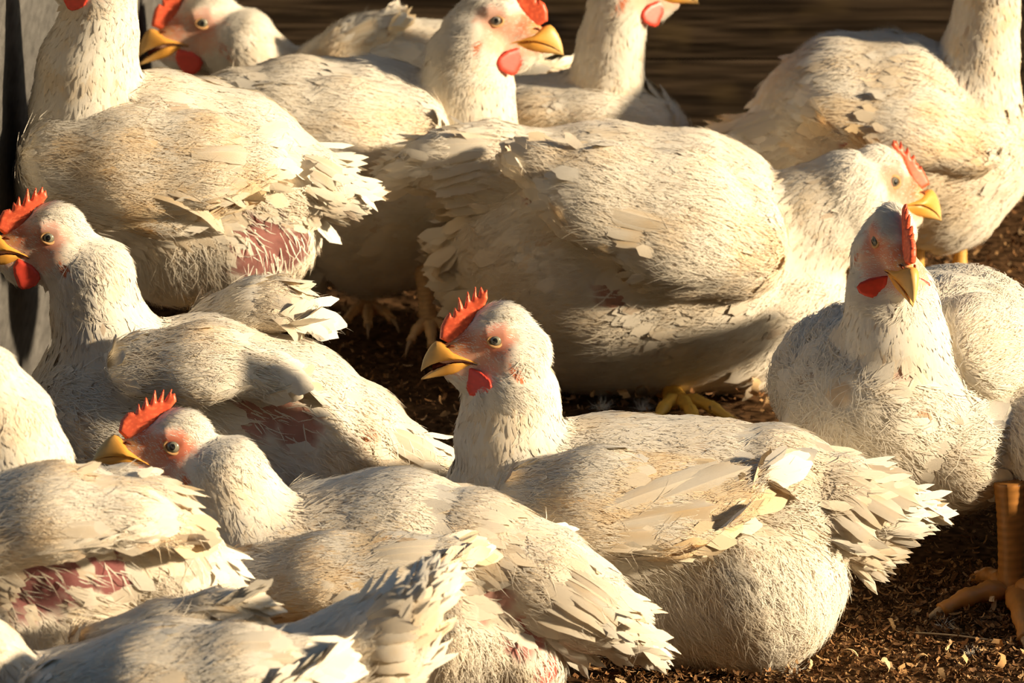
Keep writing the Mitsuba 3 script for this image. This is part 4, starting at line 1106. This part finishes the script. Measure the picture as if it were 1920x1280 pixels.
def on_ground(px, py):
    ray = VD + (px - 960) / FPX * VR + (640 - py) / FPX * VU
    return CAM + ray * (-(CAM[2] - 0.003) / ray[2])
for i, (px, py) in enumerate(spots):
    k = 'wood_shaving' + (f'_{i:03d}' if i else '')
    curl_shaving(k, on_ground(px, py), rl.uniform(0.010, 0.017), 500 + i)
    labels[k] = {'label': 'pale curled wood shaving on the bedding at the lower right, below the orange-legged chicken', 'category': 'wood shaving', 'group': 'curled shavings in front'} if i < 15 else {'label': 'curled wood shaving beside the yellow foot of the largest chicken', 'category': 'wood shaving', 'group': 'curled shavings by the yellow foot'}

def loose_feather(key, px, py, n, L, label, seed, spread=1.0, lean=0.5):
    r = np.random.default_rng(seed)
    p0 = on_ground(px, py)
    p = np.tile(p0, (n, 1)) + r.normal(0, 0.0012, (n, 3)) * np.array([1, 1, 0.2])
    d = unit(np.column_stack([r.normal(0, spread, n), r.normal(0, spread, n), np.abs(r.normal(lean, 0.4, n))]))
    nr = unit(np.column_stack([r.normal(0, 1, (n, 3))]))
    a = hair_mesh(p, d, nr, L * r.uniform(0.5, 1.2, n), np.full(n, 0.00045), np.radians(r.uniform(-10, 10, n)), np.full(n, 0.2), np.tile(WHITE, (n, 1)), unit(np.tile([[0.3, -0.3, 1.0]], (n, 1))), seed)
    a[0][:, 2] = np.maximum(a[0][:, 2], 0.001)
    put(key, a[0], a[1], 'm_feather', a[3], a[2])
    labels[key] = {'label': label, 'category': 'feather'}
loose_feather('downy_feather', 1480, 1258, 160, 0.012, 'small bright white downy feather on the shavings below the middle chicken', 1)
loose_feather('downy_feather_001', 1128, 766, 60, 0.013, 'wispy pale down feather behind the back of the middle chicken, nearer its neck', 2, 0.8, 0.6)
loose_feather('downy_feather_002', 1205, 768, 50, 0.012, 'wispy pale down feather behind the back of the middle chicken, nearer the yellow foot', 3, 0.8, 0.6)
loose_feather('downy_feather_003', 1818, 1226, 70, 0.009, 'small greyish white down tuft on the shavings beside a curled shaving', 4)
loose_feather('downy_feather_004', 1770, 1172, 40, 0.012, 'thin white feather scrap on dark shavings below the toe at the right', 5, 1.2, 0.1)
# a long dry stalk
pa, pb = on_ground(1690, 1195), on_ground(1905, 1218)
tv, tf = tube(spline([pa + [0, 0, .004], (pa + pb) / 2 + [0, 0, .006], pb + [0, 0, .004]], 16), np.full(16, 0.0009), 6)
put('straw_stalk', tv, tf, 'm_skin', color=np.tile([0.34, 0.26, 0.17], (len(tv), 1)), smooth=True)
labels['straw_stalk'] = {'label': 'long thin dry stalk lying across the shavings at the lower right', 'category': 'straw'}
for k in [k for k in labels if '__' in k and k not in scene]:
    del labels[k]
